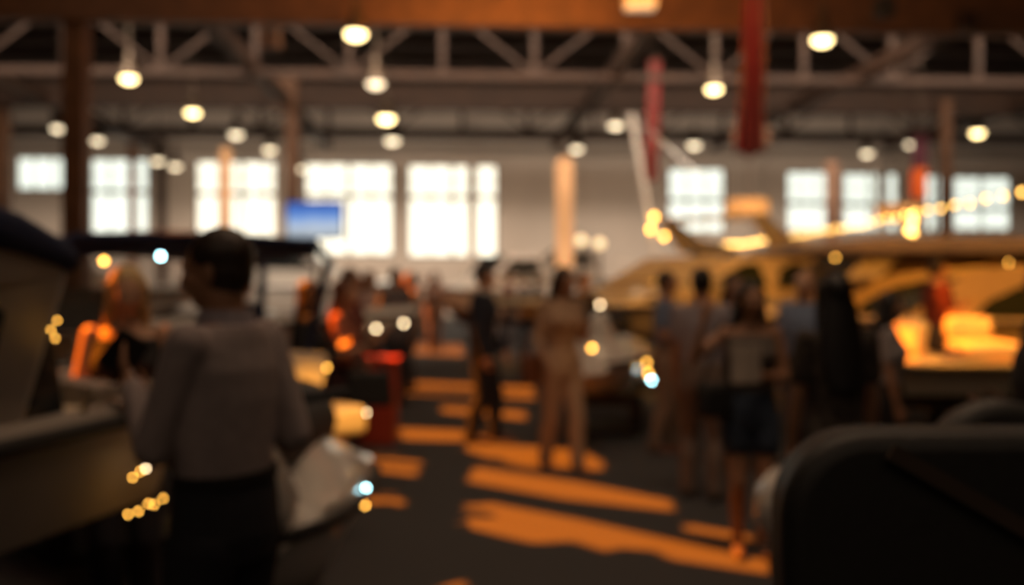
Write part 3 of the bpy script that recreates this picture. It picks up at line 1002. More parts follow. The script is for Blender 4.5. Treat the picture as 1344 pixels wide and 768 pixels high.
# ================================================================== FOREGROUND AND STANDS
# near dark seat, seen from behind
t = thing("helm_seat", "large dark padded seat seen from behind with rounded corner and slanting strap", "seat", (.50, 1.80, 0))
b = MB()
prof = []
W2, Z0, Z1, R = 1.05, .62, 1.36, .165
for cx, cz, a0 in ((R, Z1 - R, 180), (W2 - R, Z1 - R, 90)):
    for k in range(9):
        a = math.radians(a0 - k * 90 / 8)
        prof.append((cx + R * math.cos(a), cz + R * math.sin(a)))
prof += [(W2, Z0), (0, Z0)]
b.prism(prof, lambda x, z: (x, (z - 1) * .10, z), lambda x, z: (x, .13 + (z - 1) * .12, z)); b.build("backrest", SEATM, t, smooth=50, bevel=.035, seg=4)
cushion(t, (.0, .02, .46), (W2, .62, .62), "seat_cushion", SEATM)
b = MB(); b.box((.1, .05, .40), (W2 - .1, .55, .46)); b.build("seat_frame", BLACK, t)
b = MB(); b.loft([((W2 / 2, .3, 0), (.26, 0, 0), (0, .22, 0)), ((W2 / 2, .3, .05), (.24, 0, 0), (0, .2, 0)), ((W2 / 2, .3, .08), (.08, 0, 0), (0, .08, 0)), ((W2 / 2, .3, .4), (.07, 0, 0), (0, .07, 0))], 20); b.build("pedestal", BLACK, t)
b = MB(); b.beam((.19, .016, 1.33), (.62, -.01, 1.08), .014, .03); b.beam((.62, -.01, 1.08), (.98, -.03, .90), .014, .03); b.build("strap", STRAP, t, smooth=0)
# second seat behind it
t = thing("round_back_seat", "grey seat with low domed back just beyond the large dark seat", "seat", (1.02, 2.62, 0))
b = MB()
prof = [(.56 * math.cos(a) * .5 + .28, .62 + .70 * math.sin(a) ** .6) for a in [math.pi * (1 - k / 20) for k in range(21)]]
b.prism(prof, lambda x, z: (x, 0, z), lambda x, z: (x, .1, z)); b.build("backrest", mat("grey_leatherette", (.07, .066, .06), .45, bump=.1, scale=60), t, smooth=50, bevel=.03)
cushion(t, (.02, .03, .46), (.54, .5, .6), "seat_cushion", SEATM)
b = MB(); b.loft([((.28, .25, 0), (.22, 0, 0), (0, .22, 0)), ((.28, .25, .05), (.2, 0, 0), (0, .2, 0)), ((.28, .25, .08), (.06, 0, 0), (0, .06, 0)), ((.28, .25, .46), (.06, 0, 0), (0, .06, 0))], 20); b.build("pedestal", BLACK, t)
# outboard motor on a stand
t = thing("outboard_motor", "white outboard motor cowling half hidden behind the large dark seat", "motor", (1.05, 3.5, 0), 10)
b = MB(); b.loft([((0, 0, .73), (.15, 0, 0), (0, .20, 0)), ((0, 0, .79), (.19, 0, 0), (0, .25, 0)), ((0, 0, .89), (.18, 0, 0), (0, .24, 0)), ((0, 0, .95), (.13, 0, 0), (0, .18, 0)), ((0, 0, .98), (.05, 0, 0), (0, .08, 0))], 24); b.build("cowling", GEL, t, smooth=60)
b = MB(); b.loft([((0, 0, .3), (.03, 0, 0), (0, .09, 0)), ((0, 0, .6), (.06, 0, 0), (0, .12, 0)), ((0, 0, .73), (.1, 0, 0), (0, .15, 0))], 16); b.build("lower_leg", DARKHULL, t)
b = MB(); b.cap((0, -.12, .32), (0, .14, .32), .03, .05); b.build("gearcase", DARKHULL, t)
for k in range(3):
    a = k * 2.094
    b = MB(); b.ell((.07 * math.cos(a), .2, .32 + .07 * math.sin(a)), .05, .012, .035, Matrix.Rotation(-a, 3, 'Y')); b.build("propeller_blade", STEEL, t)
b = MB(); b.box((-.3, -.06, 0), (.3, .0, .04)); b.box((-.3, .26, 0), (.3, .32, .04)); b.box((-.04, -.06, .0), (.04, .32, .04)); b.beam((-.12, -.06, .04), (-.12, -.14, .7), .05, .05); b.beam((.12, -.06, .04), (.12, -.14, .7), .05, .05); b.box((-.2, -.18, .64), (.2, -.1, .74)); b.build("motor_stand", BLACK, t, smooth=0)
# red display box by the aisle
t = thing("display_plinth", "red orange display plinth at the aisle edge beside the group of women", "plinth", (-1.36, 9.85, 0))
b = MB(); b.box((-.22, -.2, .0), (.22, .2, .80)); b.build("plinth_body", REDBOX, t, bevel=.015)
b = MB(); b.box((-.25, -.23, .80), (.25, .23, .84)); b.build("plinth_top", REDBOX, t, bevel=.01)


# ================================================================== PEOPLE
# a person's own frame: front +x, left +y, feet at z = 0
def skin(tone):
    c = {"fair": (.55, .31, .19), "tan": (.40, .20, .11), "dark": (.22, .105, .06)}[tone]
    return mat("skin_" + tone, c, .5, var=.05, scale=20)


def cloth(name, col):
    return mat("cloth_" + name, col, .85, var=.75 if name.startswith("dress") else .1, scale=28, bump=.25)


HAIRC = {"black": (.012, .009, .008), "brown": (.035, .018, .01), "auburn": (.13, .045, .018), "blonde": (.62, .42, .18), "grey": (.2, .17, .15)}


def hair_mat(n):
    return mat("hair_" + n, HAIRC[n], .45, var=.4, scale=50, bump=.4)


def dirv(v):
    return V(v).normalized()


def hand(b, wrist, hd, pn, thumb, curl, k):
    """palm, four unequal fingers of three segments, thumb from the side of the palm. k: scale"""
    hd, pn = V(hd).normalized(), V(pn)
    pn = (pn - hd * pn.dot(hd)).normalized()
    sd = hd.cross(pn).normalized()
    if sd.dot(V(thumb)) < 0:
        sd = -sd
    w = V(wrist)
    for o in (-.027, -.009, .009, .027):
        b.cap(w + hd * .012 * k + sd * o * .75 * k, w + hd * .088 * k + sd * o * k, .0135 * k, .0125 * k, 10)
    for o, L in zip((.029, .0097, -.0097, -.028), (.072, .082, .076, .060)):
        p = w + hd * .092 * k + sd * o * k
        a = 0.0
        for q, (f, r) in enumerate(((.44, .0090), (.31, .0082), (.25, .0075))):
            a += curl * (.75, 1.0, .7)[q]
            d = (hd * math.cos(a) + pn * math.sin(a) + sd * o * 1.2).normalized()
            e = p + d * L * f * k
            b.cap(p, e, r * k, r * .93 * k, 8)
            p = e
    p = w + hd * .025 * k + sd * .026 * k
    for L, r, d in ((.042, .0125, (.62, .62, .3)), (.034, .0105, (.85, .35, .42)), (.027, .0092, (.92, .1, .45))):
        dd = (hd * d[0] + sd * d[1] + pn * d[2] * (.4 + curl)).normalized()
        e = p + dd * L * k
        b.cap(p, e, r * k, r * .92 * k, 8)
        p = e


def knee_of(hip, ank, l1, l2, pole):
    d = ank - hip
    L = min(d.length, (l1 + l2) * .9995)
    d.normalize()
    a = (l1 * l1 - l2 * l2 + L * L) / (2 * L)
    h = math.sqrt(max(0, l1 * l1 - a * a))
    p = V(pole)
    p = (p - d * p.dot(d)).normalized()
    return hip + d * a + p * h


ARM = {"down": ((.05, .12, -1), (.22, .02, -1)), "bent": ((-.08, .16, -1), (.9, -.25, .15)), "hold": ((.12, .18, -1), (.85, -.45, .35)),
       "head": ((.55, .45, -.55), (.25, -.42, 1)), "back": ((-.35, .1, -1), (.1, .05, -1)), "fold": ((.1, .2, -1), (.55, -.8, .12)), "hip": ((-.15, .55, -.9), (.35, -.6, -.35))}


def person(label, px, Y, H, face, sex="m", tone="fair", hair=("brown", "short"), top=("shirt", (.3, .3, .3), "short"), bottom=("trousers", (.05, .05, .06)),
           shoe=(.03, .02, .015), arms=("down", "down"), head=(0, 0), feet=((0, 0), (0, 0)), lean=0.0, z=0.0, seat=None, X=None, extra=(), collar=None, belt=None, group=None, vox=None):
    x = (px - CX) / F * Y if X is None else X
    t = thing("person", label, "person", (x, Y, z), face, group)
    m = sex == "m"
    near = Y < 6.5
    vx = vox or (.008 if near else .0105)
    sw = (.094 if m else .092) * H
    hipw = .050 * H
    zs = .812 * H                                   # shoulder joints
    base = 0.0
    if seat is not None:
        base = seat - .50 * H                       # hips drop to the seat
    off = V((0, 0, base))
    sp = lambda zz: off + V((lean * max(0, (zz / H - .5)) / .33 * H, 0, zz))   # spine
    kf = 1.0 if m else .86
    # torso rings: height, half depth, half width, forward shift
    if m:
        TR = [(.455, .056, .086, 0), (.50, .064, .096, 0), (.545, .062, .092, 0), (.60, .058, .086, .002), (.66, .063, .094, .004), (.72, .069, .096, .006), (.77, .065, .099, .003), (.803, .053, .094, -.001), (.823, .047, .080, -.004), (.842, .041, .060, -.005), (.858, .035, .041, -.005)]
    else:
        TR = [(.455, .056, .090, 0), (.495, .066, .101, -.004), (.54, .060, .094, -.002), (.595, .049, .074, 0), (.63, .050, .075, .002), (.68, .058, .083, .006), (.725, .070, .089, .014), (.765, .058, .090, .006), (.80, .044, .088, -.002), (.82, .038, .072, -.004), (.842, .032, .046, -.004), (.856, .028, .032, -.004)]

    def torso(b, z0, z1, grow):
        rr = []
        for zz, d, w, s in TR:
            if z0 <= zz <= z1:
                rr.append((sp(zz * H) + V((s * H, 0, 0)), V((d * H + grow, 0, 0)), V((0, w * H + grow, 0))))
        b.loft(rr, 20)
        if not m and z1 > .75:
            for s_ in (1, -1):
                b.ell(sp(.728 * H) + V((.048 * H, s_ * .044 * H, 0)), .034 * H + grow, .038 * H + grow, .036 * H + grow)
        return b
    # arms
    J = {}
    for i, s in enumerate((1, -1)):
        a = ARM[arms[i]] if isinstance(arms[i], str) else arms[i]
        f = lambda v: dirv((v[0], v[1] * s, v[2]))
        sh = sp(zs) + V((-.004 * H, s * sw, 0))
        el = sh + f(a[0]) * .172 * H
        wr = el + f(a[1]) * .148 * H
        hd = f(a[2]) if len(a) > 2 else f(a[1])
        down = abs(f(a[1]).z) > .8 and f(a[1]).z < 0
        pn = V((0, -s, 0)) if down else (V((-.3, -s * .6, .6)) if arms[i] != "head" else V((-.6, -s, 0)))
        J[s] = (sh, el, wr, hd, pn, V((1, 0, 0)) if down else V((.2, 0, 1)))
    # legs
    G = {}
    for i, s in enumerate((1, -1)):
        hip = off + V((0, s * hipw, .487 * H))
        if seat is None:
            an = V((feet[i][0], s * (.045 * H) + feet[i][1], .047 * H))
            kn = knee_of(hip, an, .232 * H, .218 * H, (1, .06 * s, 0))
        else:
            kn = hip + V((.235 * H, s * .03, -.01))
            an = kn + V((.03, 0, -min(.235 * H, kn.z - .047 * H)))
        G[s] = (hip, kn, an)
    # head frame
    yaw, pit = math.radians(head[0]), math.radians(head[1])
    R = Matrix.Rotation(yaw, 3, 'Z') @ Matrix.Rotation(pit, 3, 'Y')
    nb = sp(.835 * H)
    hc = nb + R @ V((.012 * H, 0, .096 * H))
    hp = lambda a, bb, c: hc + R @ V((a * H, bb * H, c * H))
    # --- body
    b = MB()
    torso(b, 0, 1, -.006)
    b.cap(nb - V((.004, 0, .03 * H)), hc + R @ V((-.012 * H, 0, -.035 * H)), (.036 if m else .029) * H, (.034 if m else .028) * H, 14)
    b.ell(hp(-.006, 0, .014), .054 * H, .043 * H, .052 * H, R)
    b.ell(hp(.010, 0, -.018), .042 * H, .037 * H, .044 * H, R)
    b.ell(hp(.018, 0, -.046), .026 * H, (.026 if m else .022) * H, .019 * H, R)      # chin
    b.cap(hp(.049, 0, .004), hp(.058, 0, -.018), .0048 * H, .0085 * H, 10)           # nose
    b.ell(hp(.057, 0, -.019), .007 * H, .010 * H, .005 * H, R)
    b.cap(hp(.044, -.022, .011), hp(.044, .022, .011), .0075 * H, .0075 * H, 10)     # brow
    b.cap(hp(.045, -.010, -.034), hp(.045, .010, -.034), .0045 * H, .0045 * H, 8)    # lips
    for s in (1, -1):
        b.ell(hp(-.006, s * .043, -.006), .010 * H, .005 * H, .018 * H, R)           # ears
        b.ell(hp(.034, s * .024, -.014), .014 * H, .012 * H, .013 * H, R)            # cheeks
        sh, el, wr, hd, pn, th = J[s]
        b.cap(sh, el, .029 * H * kf, .0225 * H * kf, 14)
        b.cap(el, el.lerp(wr, .4), .0225 * H * kf, .0225 * H * kf, 14)
        b.cap(el.lerp(wr, .4), wr, .0225 * H * kf, .0145 * H * kf, 14)
        hand(b, wr, hd, pn, th, .35 if Y > 4 else .45, H / 1.78 * (1 if m else .92))
        hip, kn, an = G[s]
        b.cap(hip, kn, .051 * H, .031 * H, 16)
        b.cap(kn, kn.lerp(an, .35) - V((.012 * H, 0, 0)), .030 * H, .031 * H, 14)
        b.cap(kn.lerp(an, .35) - V((.012 * H, 0, 0)), an, .031 * H, .019 * H, 14)
        b.cap(an + V((-.012 * H, 0, -.024 * H)), an + V((.085 * H, s * .008, -.031 * H)), .02 * H, .015 * H, 12)
    b.fuse("body", skin(tone), t, vx)
    # eyes
    for s in (1, -1):
        e = MB(); e.ell(hp(.0445, s * .0185, .0005), .0055 * H, .0075 * H, .0048 * H, R, 10, 8)
        e.build("eye", mat("eye_white", (.5, .46, .42), .2), t)
    e = MB(); e.cap(hp(.0495, -.009, -.0345), hp(.0495, .009, -.0345), .0028 * H, .0028 * H, 8); e.build("mouth", mat("lips", (.32, .09, .07), .5), t)
    # --- hair
    hcname, style = hair
    b = MB()
    if style == "bald":
        for s in (1, -1):
            b.ell(hp(-.022, s * .030, -.010), .030 * H, .016 * H, .022 * H, R)
        b.ell(hp(-.046, 0, -.012), .016 * H, .030 * H, .022 * H, R)
    else:
        b.ell(hp(-.013, 0, .022), .056 * H, .0475 * H, .052 * H, R)
        b.ell(hp(-.022, 0, -.004), .043 * H, .0455 * H, .044 * H, R)
    if style in ("long", "bob", "half"):
        L = {"long": .27, "half": .20, "bob": .085}[style] * H
        base_ = hp(-.030, 0, 0)
        rr = []
        for k in range(8):
            q = k / 7
            c = base_.lerp(sp(.935 * H - L) + V((-.062 * H, 0, 0)), q)
            rr.append((c, V((.026 * H * (1.25 - .55 * q), 0, 0)), V((0, .047 * H * (1 + .45 * math.sin(q * 2.4)) * (1 - .30 * q ** 3), 0))))
        b.loft(rr, 16)
        for s in (1, -1):
            b.cap(hp(.002, s * .043, .022), hp(-.006, s * .046, -.05), .013 * H, .014 * H, 10)
            b.cap(hp(-.006, s * .046, -.05), sp((.86 if style != "bob" else .85) * H) + V((-.012 * H, s * .052 * H, -.04 * H)), .014 * H, .012 * H, 10)
    if style == "bun":
        b.ell(hp(-.068, 0, .015), .022 * H, .024 * H, .022 * H, R)
    if style == "ponytail":
        b.cap(hp(-.06, 0, .015), hp(-.085, 0, -.04), .017 * H, .016 * H, 12)
        b.cap(hp(-.085, 0, -.04), hp(-.075, 0, -.13), .016 * H, .007 * H, 12)
    b.fuse("hair", hair_mat(hcname), t, vx, 3)
    # --- upper clothing
    kind, col, slv = top
    cm = cloth(kind + "_%d_%d_%d" % tuple(int(c * 999) for c in col), col)
    g = .012 if kind in ("shirt", "tee") else .026 if kind == "jacket" else .011
    b = MB()
    z0 = .49 if kind in ("shirt", "tee", "jacket") else .50
    if kind == "jacket":
        z0 = .45
    z1 = .81 if kind == "tank" else .845
    torso(b, z0, z1, g)
    for s in (1, -1):
        sh, el, wr, hd, pn, th = J[s]
        r0, r1 = .029 * H * kf + g, .0225 * H * kf + g
        if slv == "short":
            b.cap(sh, sh.lerp(el, .62), r0, r0 * .98, 14)
        elif slv == "half":
            b.cap(sh, el, r0, r1, 14)
            b.cap(el, el.lerp(wr, .25), r1, r1 * .95, 14)
        elif slv == "long":
            b.cap(sh, el, r0, r1 + .004, 14)
            b.cap(el, wr.lerp(el, .06), r1 + .004, .0145 * H * kf + g * .8, 14)
        else:
            b.cap(sh + V((0, -s * .045 * H, .01)), sh + V((.02, -s * .05 * H, -.06)), .014, .02, 10)
    hem = None
    if kind == "dress":
        hem = extra_get(extra, "hem", .3)
        rr = []
        for k in range(7):
            q = k / 6
            zz = .56 - (.56 - hem) * q
            rr.append((sp(max(zz, .5) * H) - V((0, 0, (max(zz, .5) - zz) * H)), V(((.062 + .035 * q) * H, 0, 0)), V((0, (.092 + .022 * q) * H, 0))))
        b.loft(rr, 20)
    b.fuse(kind if kind != "tee" else "shirt", cm, t, vx)
    if collar:
        c = MB(); c.loft([(sp(.838 * H), V((.042 * H + .010, 0, 0)), V((0, .050 * H + .012, 0))), (sp(.866 * H), V((.037 * H + .006, 0, 0)), V((0, .041 * H + .006, 0)))], 20)
        c.build("collar", cloth("collar_%d" % int(collar[0] * 999), collar), t)
    # --- lower clothing
    bk, bc = bottom
    if bk != "none":
        b = MB()
        torso(b, .44, .60, .019)
        fr = {"trousers": 1.0, "shorts": .30, "leggings": 1.0}.get(bk, 1.0)
        lo = .006 if bk == "leggings" else .016
        for s in (1, -1):
            hip, kn, an = G[s]
            if fr < 1:
                b.cap(hip, hip.lerp(kn, fr * 1.25), .053 * H + lo, .045 * H + lo + .008, 16)
            else:
                b.cap(hip, kn, .052 * H + lo, .033 * H + lo, 16)
                b.cap(kn, kn.lerp(an, .35) - V((.012 * H, 0, 0)), .033 * H + lo, .034 * H + lo, 16)
                b.cap(kn.lerp(an, .35) - V((.012 * H, 0, 0)), an, .034 * H + lo, .024 * H + lo, 16)
                b.cap(kn, an + V((-.004, 0, -.012)), .033 * H + lo, .024 * H + lo + (.006 if bk == "trousers" else 0), 16)
        b.fuse("trousers" if bk != "shorts" else "shorts", cloth(bk + "_%d_%d_%d" % tuple(int(c * 999) for c in bc), bc), t, vx)
    if belt:
        c = MB(); c.loft([(sp(.585 * H), V((.058 * H + .024, 0, 0)), V((0, .087 * H + .026, 0))), (sp(.602 * H), V((.058 * H + .024, 0, 0)), V((0, .086 * H + .026, 0)))], 24)
        c.build("belt", cloth("belt", belt), t)
    # --- shoes
    for s in (1, -1):
        hip, kn, an = G[s]
        gz = an.z - .047 * H
        b = MB()
        h0, h1 = V((an.x - .018 * H, an.y, gz + .026)), V((an.x + .105 * H, an.y + s * .012, gz + .022))
        b.cap(h0, h0.lerp(h1, .5) + V((0, 0, .008)), .034, .034, 14, 1.0)
        b.cap(h0.lerp(h1, .45), h1, .036, .026, 14, 1.15)
        b.cap(an + V((-.01 * H, 0, .012)), h0 + V((.02, 0, .02)), .038, .036, 14)
        for v in b.v:
            v.z = max(v.z, gz + .001)
        b.build("shoe", mat("shoe_%d_%d" % (int(shoe[0] * 999), int(shoe[1] * 999)), shoe, .5), t)
    if "shirt_front" in extra:
        b = MB()
        b.loft([(sp(.60 * H) + V((.062 * H, 0, 0)), V((.028, 0, 0)), V((0, .035, 0))), (sp(.70 * H) + V((.074 * H, 0, 0)), V((.028, 0, 0)), V((0, .05, 0))), (sp(.80 * H) + V((.045 * H, 0, 0)), V((.03, 0, 0)), V((0, .045, 0)))], 16)
        b.build("shirt_front", cloth("shirt_front", (.5, .44, .40)), t)
    t["hands"] = 1
    del t["hands"]
    a = math.radians(face)
    W = lambda p: V((x + p.x * math.cos(a) - p.y * math.sin(a), Y + p.x * math.sin(a) + p.y * math.cos(a), z + p.z))
    return {"root": t, "left": (W(J[1][2]), W(J[1][2] + J[1][3] * .07)), "right": (W(J[-1][2]), W(J[-1][2] + J[-1][3] * .07)),
            "lsh": W(J[1][0]), "rsh": W(J[-1][0]), "W": W, "H": H, "sp": sp}


def extra_get(extra, k, d):
    for e in extra:
        if isinstance(e, tuple) and e[0] == k:
            return e[1]
    return d


def bag(label, p, rz, w, h, d, m, strap_to=None):
    t = thing("shoulder_bag", label, "bag", tuple(p), rz)
    b = MB()
    b.prism([(-w / 2, 0), (w / 2, 0), (w * .44, h), (-w * .44, h)], lambda x, z: (x, d / 2 * (1 - .35 * z / h), z), lambda x, z: (x, -d / 2 * (1 - .35 * z / h), z))
    b.build("bag_body", m, t, smooth=50, bevel=.03, seg=4)
    b = MB(); b.prism([(-w * .45, h * .55), (w * .45, h * .55), (w * .45, h * 1.0), (-w * .45, h * 1.0)], lambda x, z: (x, d / 2 * .82 + .012, z), lambda x, z: (x, d / 2 * .5, z)); b.build("flap", m, t, bevel=.015)
    if strap_to is not None:
        q = V(strap_to) - V(p)
        q.rotate(Matrix.Rotation(-math.radians(rz), 3, 'Z'))
        b = MB()
        b.tube([(-w * .4, 0, h * .95), (-w * .2 + q.x * .4, q.y * .4, h + (q.z - h) * .5), (q.x - .03, q.y, q.z), (q.x + .03, q.y, q.z), (w * .2 + q.x * .5, q.y * .5, h + (q.z - h) * .5), (w * .4, 0, h * .95)], .011)
        b.build("strap", m, t)
    return t


# ---- the man with the phone, close on the near side of the aisle
P = person("tall man in pale dress shirt and dark trousers holding a dark phone, seen from behind", 297, 2.96, 1.79, 155, "m", "tan", ("brown", "short"),
           ("shirt", (.38, .31, .30), "long"), ("trousers", (.018, .018, .024)), arms=(((.31, .10, -.94), (.62, -.34, .52)), ((-.28, .10, -.95), (.8, .15, .0))),
           head=(18, 4), feet=((.02, .05), (-.03, -.05)), collar=(.36, .31, .34), belt=(.012, .01, .01), vox=.007)
h = P["left"][1]
t = thing("phone", "large dark phone held up by the man in the pale shirt", "phone", tuple(h + V((-.015, .0, .045))), 35)
b = MB(); b.box((-.055, -.007, -.055), (.055, .007, .075)); o = b.build("phone_case", BLACK, t, bevel=.006)
b = MB(); b.box((-.048, .0072, -.048), (.048, .009, .068)); b.build("screen", GLASS, t, smooth=0)
t.rotation_euler = (math.radians(20), math.radians(32), math.radians(35))

person("blonde woman in a black sleeveless top with sunlit shoulders facing the man with the phone", 166, 4.64, 1.70, -74, "f", "fair", ("blonde", "half"),
       ("tank", (.015, .013, .014), "none"), ("trousers", (.03, .03, .04)), arms=(((.15, .2, -1), (.9, -.5, .25)), ((.15, .2, -1), (.9, -.4, .2))), head=(8, 10))
sun_quad((-2.05, 4.45, 1.00), (-2.05, 4.80, 1.00), (-1.85, 4.80, 1.42), (-1.85, 4.45, 1.42))
sun_quad((-1.68, 4.50, 1.40), (-1.50, 4.50, 1.28), (-1.50, 4.78, 1.28), (-1.68, 4.78, 1.40))

person("man in a navy shirt partly hidden behind the man with the phone", 315, 7.9, 1.71, -20, "m", "tan", ("black", "short"), ("shirt", (.02, .028, .05), "short"), arms=("down", "down"))
person("woman in black with long dark hair facing the aisle near the swim platform", 402, 7.1, 1.62, 15, "f", "fair", ("brown", "long"), ("jacket", (.015, .014, .016), "long"), ("trousers", (.02, .02, .022)), arms=("hold", "bent"), head=(-5, 5))
P = person("woman with auburn hair and coral red top carrying a black bag", 448, 7.6, 1.63, 0, "f", "fair", ("auburn", "half"), ("shirt", (.50, .16, .09), "half"), ("trousers", (.05, .015, .015)), arms=("hold", "hold"), head=(0, 5))
bag("black rounded handbag hanging at the side of the woman in coral red", at(484, 533, 7.45), 10, .36, .26, .16, BLACK, P["rsh"] + V((.02, -.0, .04)))
person("dark haired person standing just behind the woman in coral red", 459, 9.2, 1.72, -10, "m", "tan", ("black", "short"), ("shirt", (.16, .05, .04), "short"), ("trousers", (.04, .04, .05)))
person("person in pale pink top behind the white bow left of the aisle", 484, 13.2, 1.72, -35, "f", "fair", ("auburn", "half"), ("shirt", (.50, .36, .33), "half"), ("trousers", (.10, .07, .07)), arms=("hold", "bent"))
person("man in grey jacket and dark trousers at the far left edge of the aisle", 519, 12.9, 1.75, -50, "m", "tan", ("brown", "short"), ("jacket", (.13, .12, .13), "long"), ("trousers", (.025, .025, .035)), arms=("down", "bent"))
person("person in tan jacket beside the man in grey at the far aisle edge", 539, 14.2, 1.70, 200, "m", "fair", ("brown", "short"), ("jacket", (.34, .23, .16), "long"), ("trousers", (.05, .05, .06)))
person("lone distant visitor in rosy brown clothes far down the aisle", 571, 21.5, 1.74, -90, "f", "fair", ("brown", "half"), ("shirt", (.30, .20, .17), "half"), ("trousers", (.16, .11, .10)))
person("distant visitor in pale clothes beside the lone one far down the aisle", 556, 26, 1.70, -80, "m", "fair", ("brown", "short"), ("shirt", (.45, .36, .3), "short"), ("trousers", (.2, .15, .12)))
person("distant visitor in navy behind the suited man", 688, 21.0, 1.70, 180, "m", "fair", ("brown", "short"), ("shirt", (.035, .045, .09), "long"), ("trousers", (.03, .03, .05)))
person("distant visitor in dark blue closest to the tan outfit woman's hair", 706, 19.5, 1.66, 0, "f", "fair", ("black", "half"), ("shirt", (.04, .045, .08), "long"), ("trousers", (.03, .03, .04)))
person("distant visitor in maroon just past the suited man's head", 668, 22.5, 1.72, 160, "m", "fair", ("auburn", "short"), ("shirt", (.14, .05, .04), "short"), ("trousers", (.05, .04, .05)))
person("dark haired person in black standing behind the woman in the tan outfit", 765, 12.8, 1.70, -60, "m", "tan", ("black", "short"), ("shirt", (.04, .03, .03), "short"), ("trousers", (.03, .03, .03)))

# ---- aisle
person("man in dark navy suit standing in the sunlit stripe across the aisle", 634, 9.9, 1.75, -12, "m", "fair", ("brown", "short"), ("jacket", (.016, .020, .034), "long"), ("trousers", (.014, .014, .02)), (.12, .03, .015),
       arms=(((.1, .12, -1), (.45, .0, -.8)), ((.0, .14, -1), (.30, .02, -1))), feet=((.10, .02), (-.10, -.02)), extra=("shirt_front",), collar=(.5, .45, .4), head=(0, 4))
P = person("woman in tan outfit with long brown hair facing the boats, walking on the carpet", 737, 8.45, 1.73, -62, "f", "tan", ("brown", "long"), ("shirt", (.42, .27, .17), "half"), ("trousers", (.46, .31, .20)), (.35, .16, .09),
           arms=("hold", ((-.05, .2, -1), (.5, .1, -.5))), head=(25, 6), feet=((.14, 0), (-.14, 0)), extra=())
bag("brown leather shoulder bag on the hip of the woman in tan", at(704, 503, 8.4), 30, .28, .25, .12, mat("brown_leather", (.16, .055, .025), .5, bump=.1), P["rsh"] + V((0, 0, .045)))
light(P["root"], (.40, .05, 1.06), .018, GLINTO, "hand_glint")  # glowing ball imitating a glint near the hand
person("man in light blue shirt and khaki trousers facing right near the watercraft", 864, 9.35, 1.69, -8, "m", "tan", ("brown", "short"), ("shirt", (.14, .19, .30), "short"), ("trousers", (.24, .16, .11)), (.20, .07, .03), arms=("bent", "bent"), feet=((.06, 0), (-.1, 0)), X=1.44)
P = person("man with black hair in pale grey shirt and khaki trousers, back turned", 921, 7.36, 1.71, 70, "m", "tan", ("black", "short"), ("tee", (.30, .27, .30), "short"), ("trousers", (.17, .125, .10)), (.03, .02, .02), arms=("down", "bent"), feet=((.04, .03), (-.05, -.03)))
P = person("woman in grey tank top and denim shorts raising a hand to her head", 984, 5.95, 1.62, -95, "f", "tan", ("black", "half"), ("tank", (.11, .09, .075), "none"), ("shorts", (.03, .045, .075)), (.09, .06, .05),
           arms=("fold", ((.35, .55, -.45), (.25, -.25, 1))), head=(12, 2), feet=((.02, 0), (.03, 0)))
bag("black handbag hanging on the elbow of the woman in denim shorts", at(938, 548, 5.85), 20, .22, .2, .12, BLACK, P["rsh"] + V((0, 0, .05)))
h = P["left"][1]
t = thing("brochure", "pale folded brochure held by the woman in denim shorts", "brochure", tuple(h + V((.0, -.03, .06))), 8)
b = MB(); b.prism([(-.09, -.11), (0, -.11), (.09, -.11), (.09, .11), (0, .11), (-.09, .11)], lambda x, z: (x, .02 * abs(x) / .09, z), lambda x, z: (x, .02 * abs(x) / .09 - .004, z)); b.build("paper", mat("paper", (.5, .42, .35), .8), t, smooth=0)
person("person with dark hair half hidden behind the woman raising her hand", 963, 8.6, 1.66, -70, "f", "tan", ("brown", "half"), ("shirt", (.09, .05, .03), "short"), ("trousers", (.04, .03, .03)))
person("bald man in light blue shirt standing behind the long haired woman", 1055, 8.0, 1.70, -120, "m", "fair", ("grey", "bald"), ("shirt", (.17, .22, .33), "short"), ("trousers", (.05, .04, .04)), X=2.36)
person("woman with very long dark hair in patterned dark dress, back turned", 1097, 4.75, 1.66, 95, "f", "tan", ("black", "long"), ("dress", (.06, .045, .035), "short"), ("none", (0, 0, 0)), arms=("down", "down"), extra=(("hem", .27),))
person("woman with black hair in white tee and black trousers beside the open boat", 1166, 6.9, 1.54, -20, "f", "tan", ("black", "half"), ("tee", (.34, .30, .29), "short"), ("trousers", (.015, .013, .014)), arms=("down", "down"))
person("person in bright red shirt sitting in the cockpit of the open boat", 1241, 9.75, 1.62, 10, "m", "tan", ("black", "short"), ("shirt", (.075, .004, .004), "short"), ("trousers", (.03, .03, .04)), z=.585, seat=.43, arms=("hold", "hold"), X=4.16)
cushion(Y5, (4.66, -.30, .162), (5.05, .24, .46), "helm_seat")
person("dark clothed person cut off at the picture's edge behind the large dark seat", 1393, 3.55, 1.76, 175, "m", "dark", ("black", "short"), ("jacket", (.025, .022, .022), "long"), ("trousers", (.02, .02, .02)), arms=("bent", "down"))

# ================================================================== ROOF WITH OPENINGS ADDED TO SHAPE THE SUNLIGHT
outer = [V((-26, -14.3)), V((26, -14.3)), V((26, 46)), V((-26, 46))]
cv = [p.copy() for p in outer]
ce = [(0, 1), (1, 2), (2, 3), (3, 0)]
polys = []
for h in HOLES:
    i0 = len(cv)
    pts = [V((p.x, p.y)) for p in h]
    polys.append(pts)
    cv += pts
    ce += [(i0 + k, i0 + (k + 1) % len(pts)) for k in range(len(pts))]
ov, oe, of = geometry.delaunay_2d_cdt(cv, ce, [], 0, 1e-6)[:3]


def inside(p, poly):
    r = False
    for i in range(len(poly)):
        a, c = poly[i], poly[i - 1]
        if (a.y > p.y) != (c.y > p.y) and p.x < (c.x - a.x) * (p.y - a.y) / (c.y - a.y) + a.x:
            r = not r
    return r


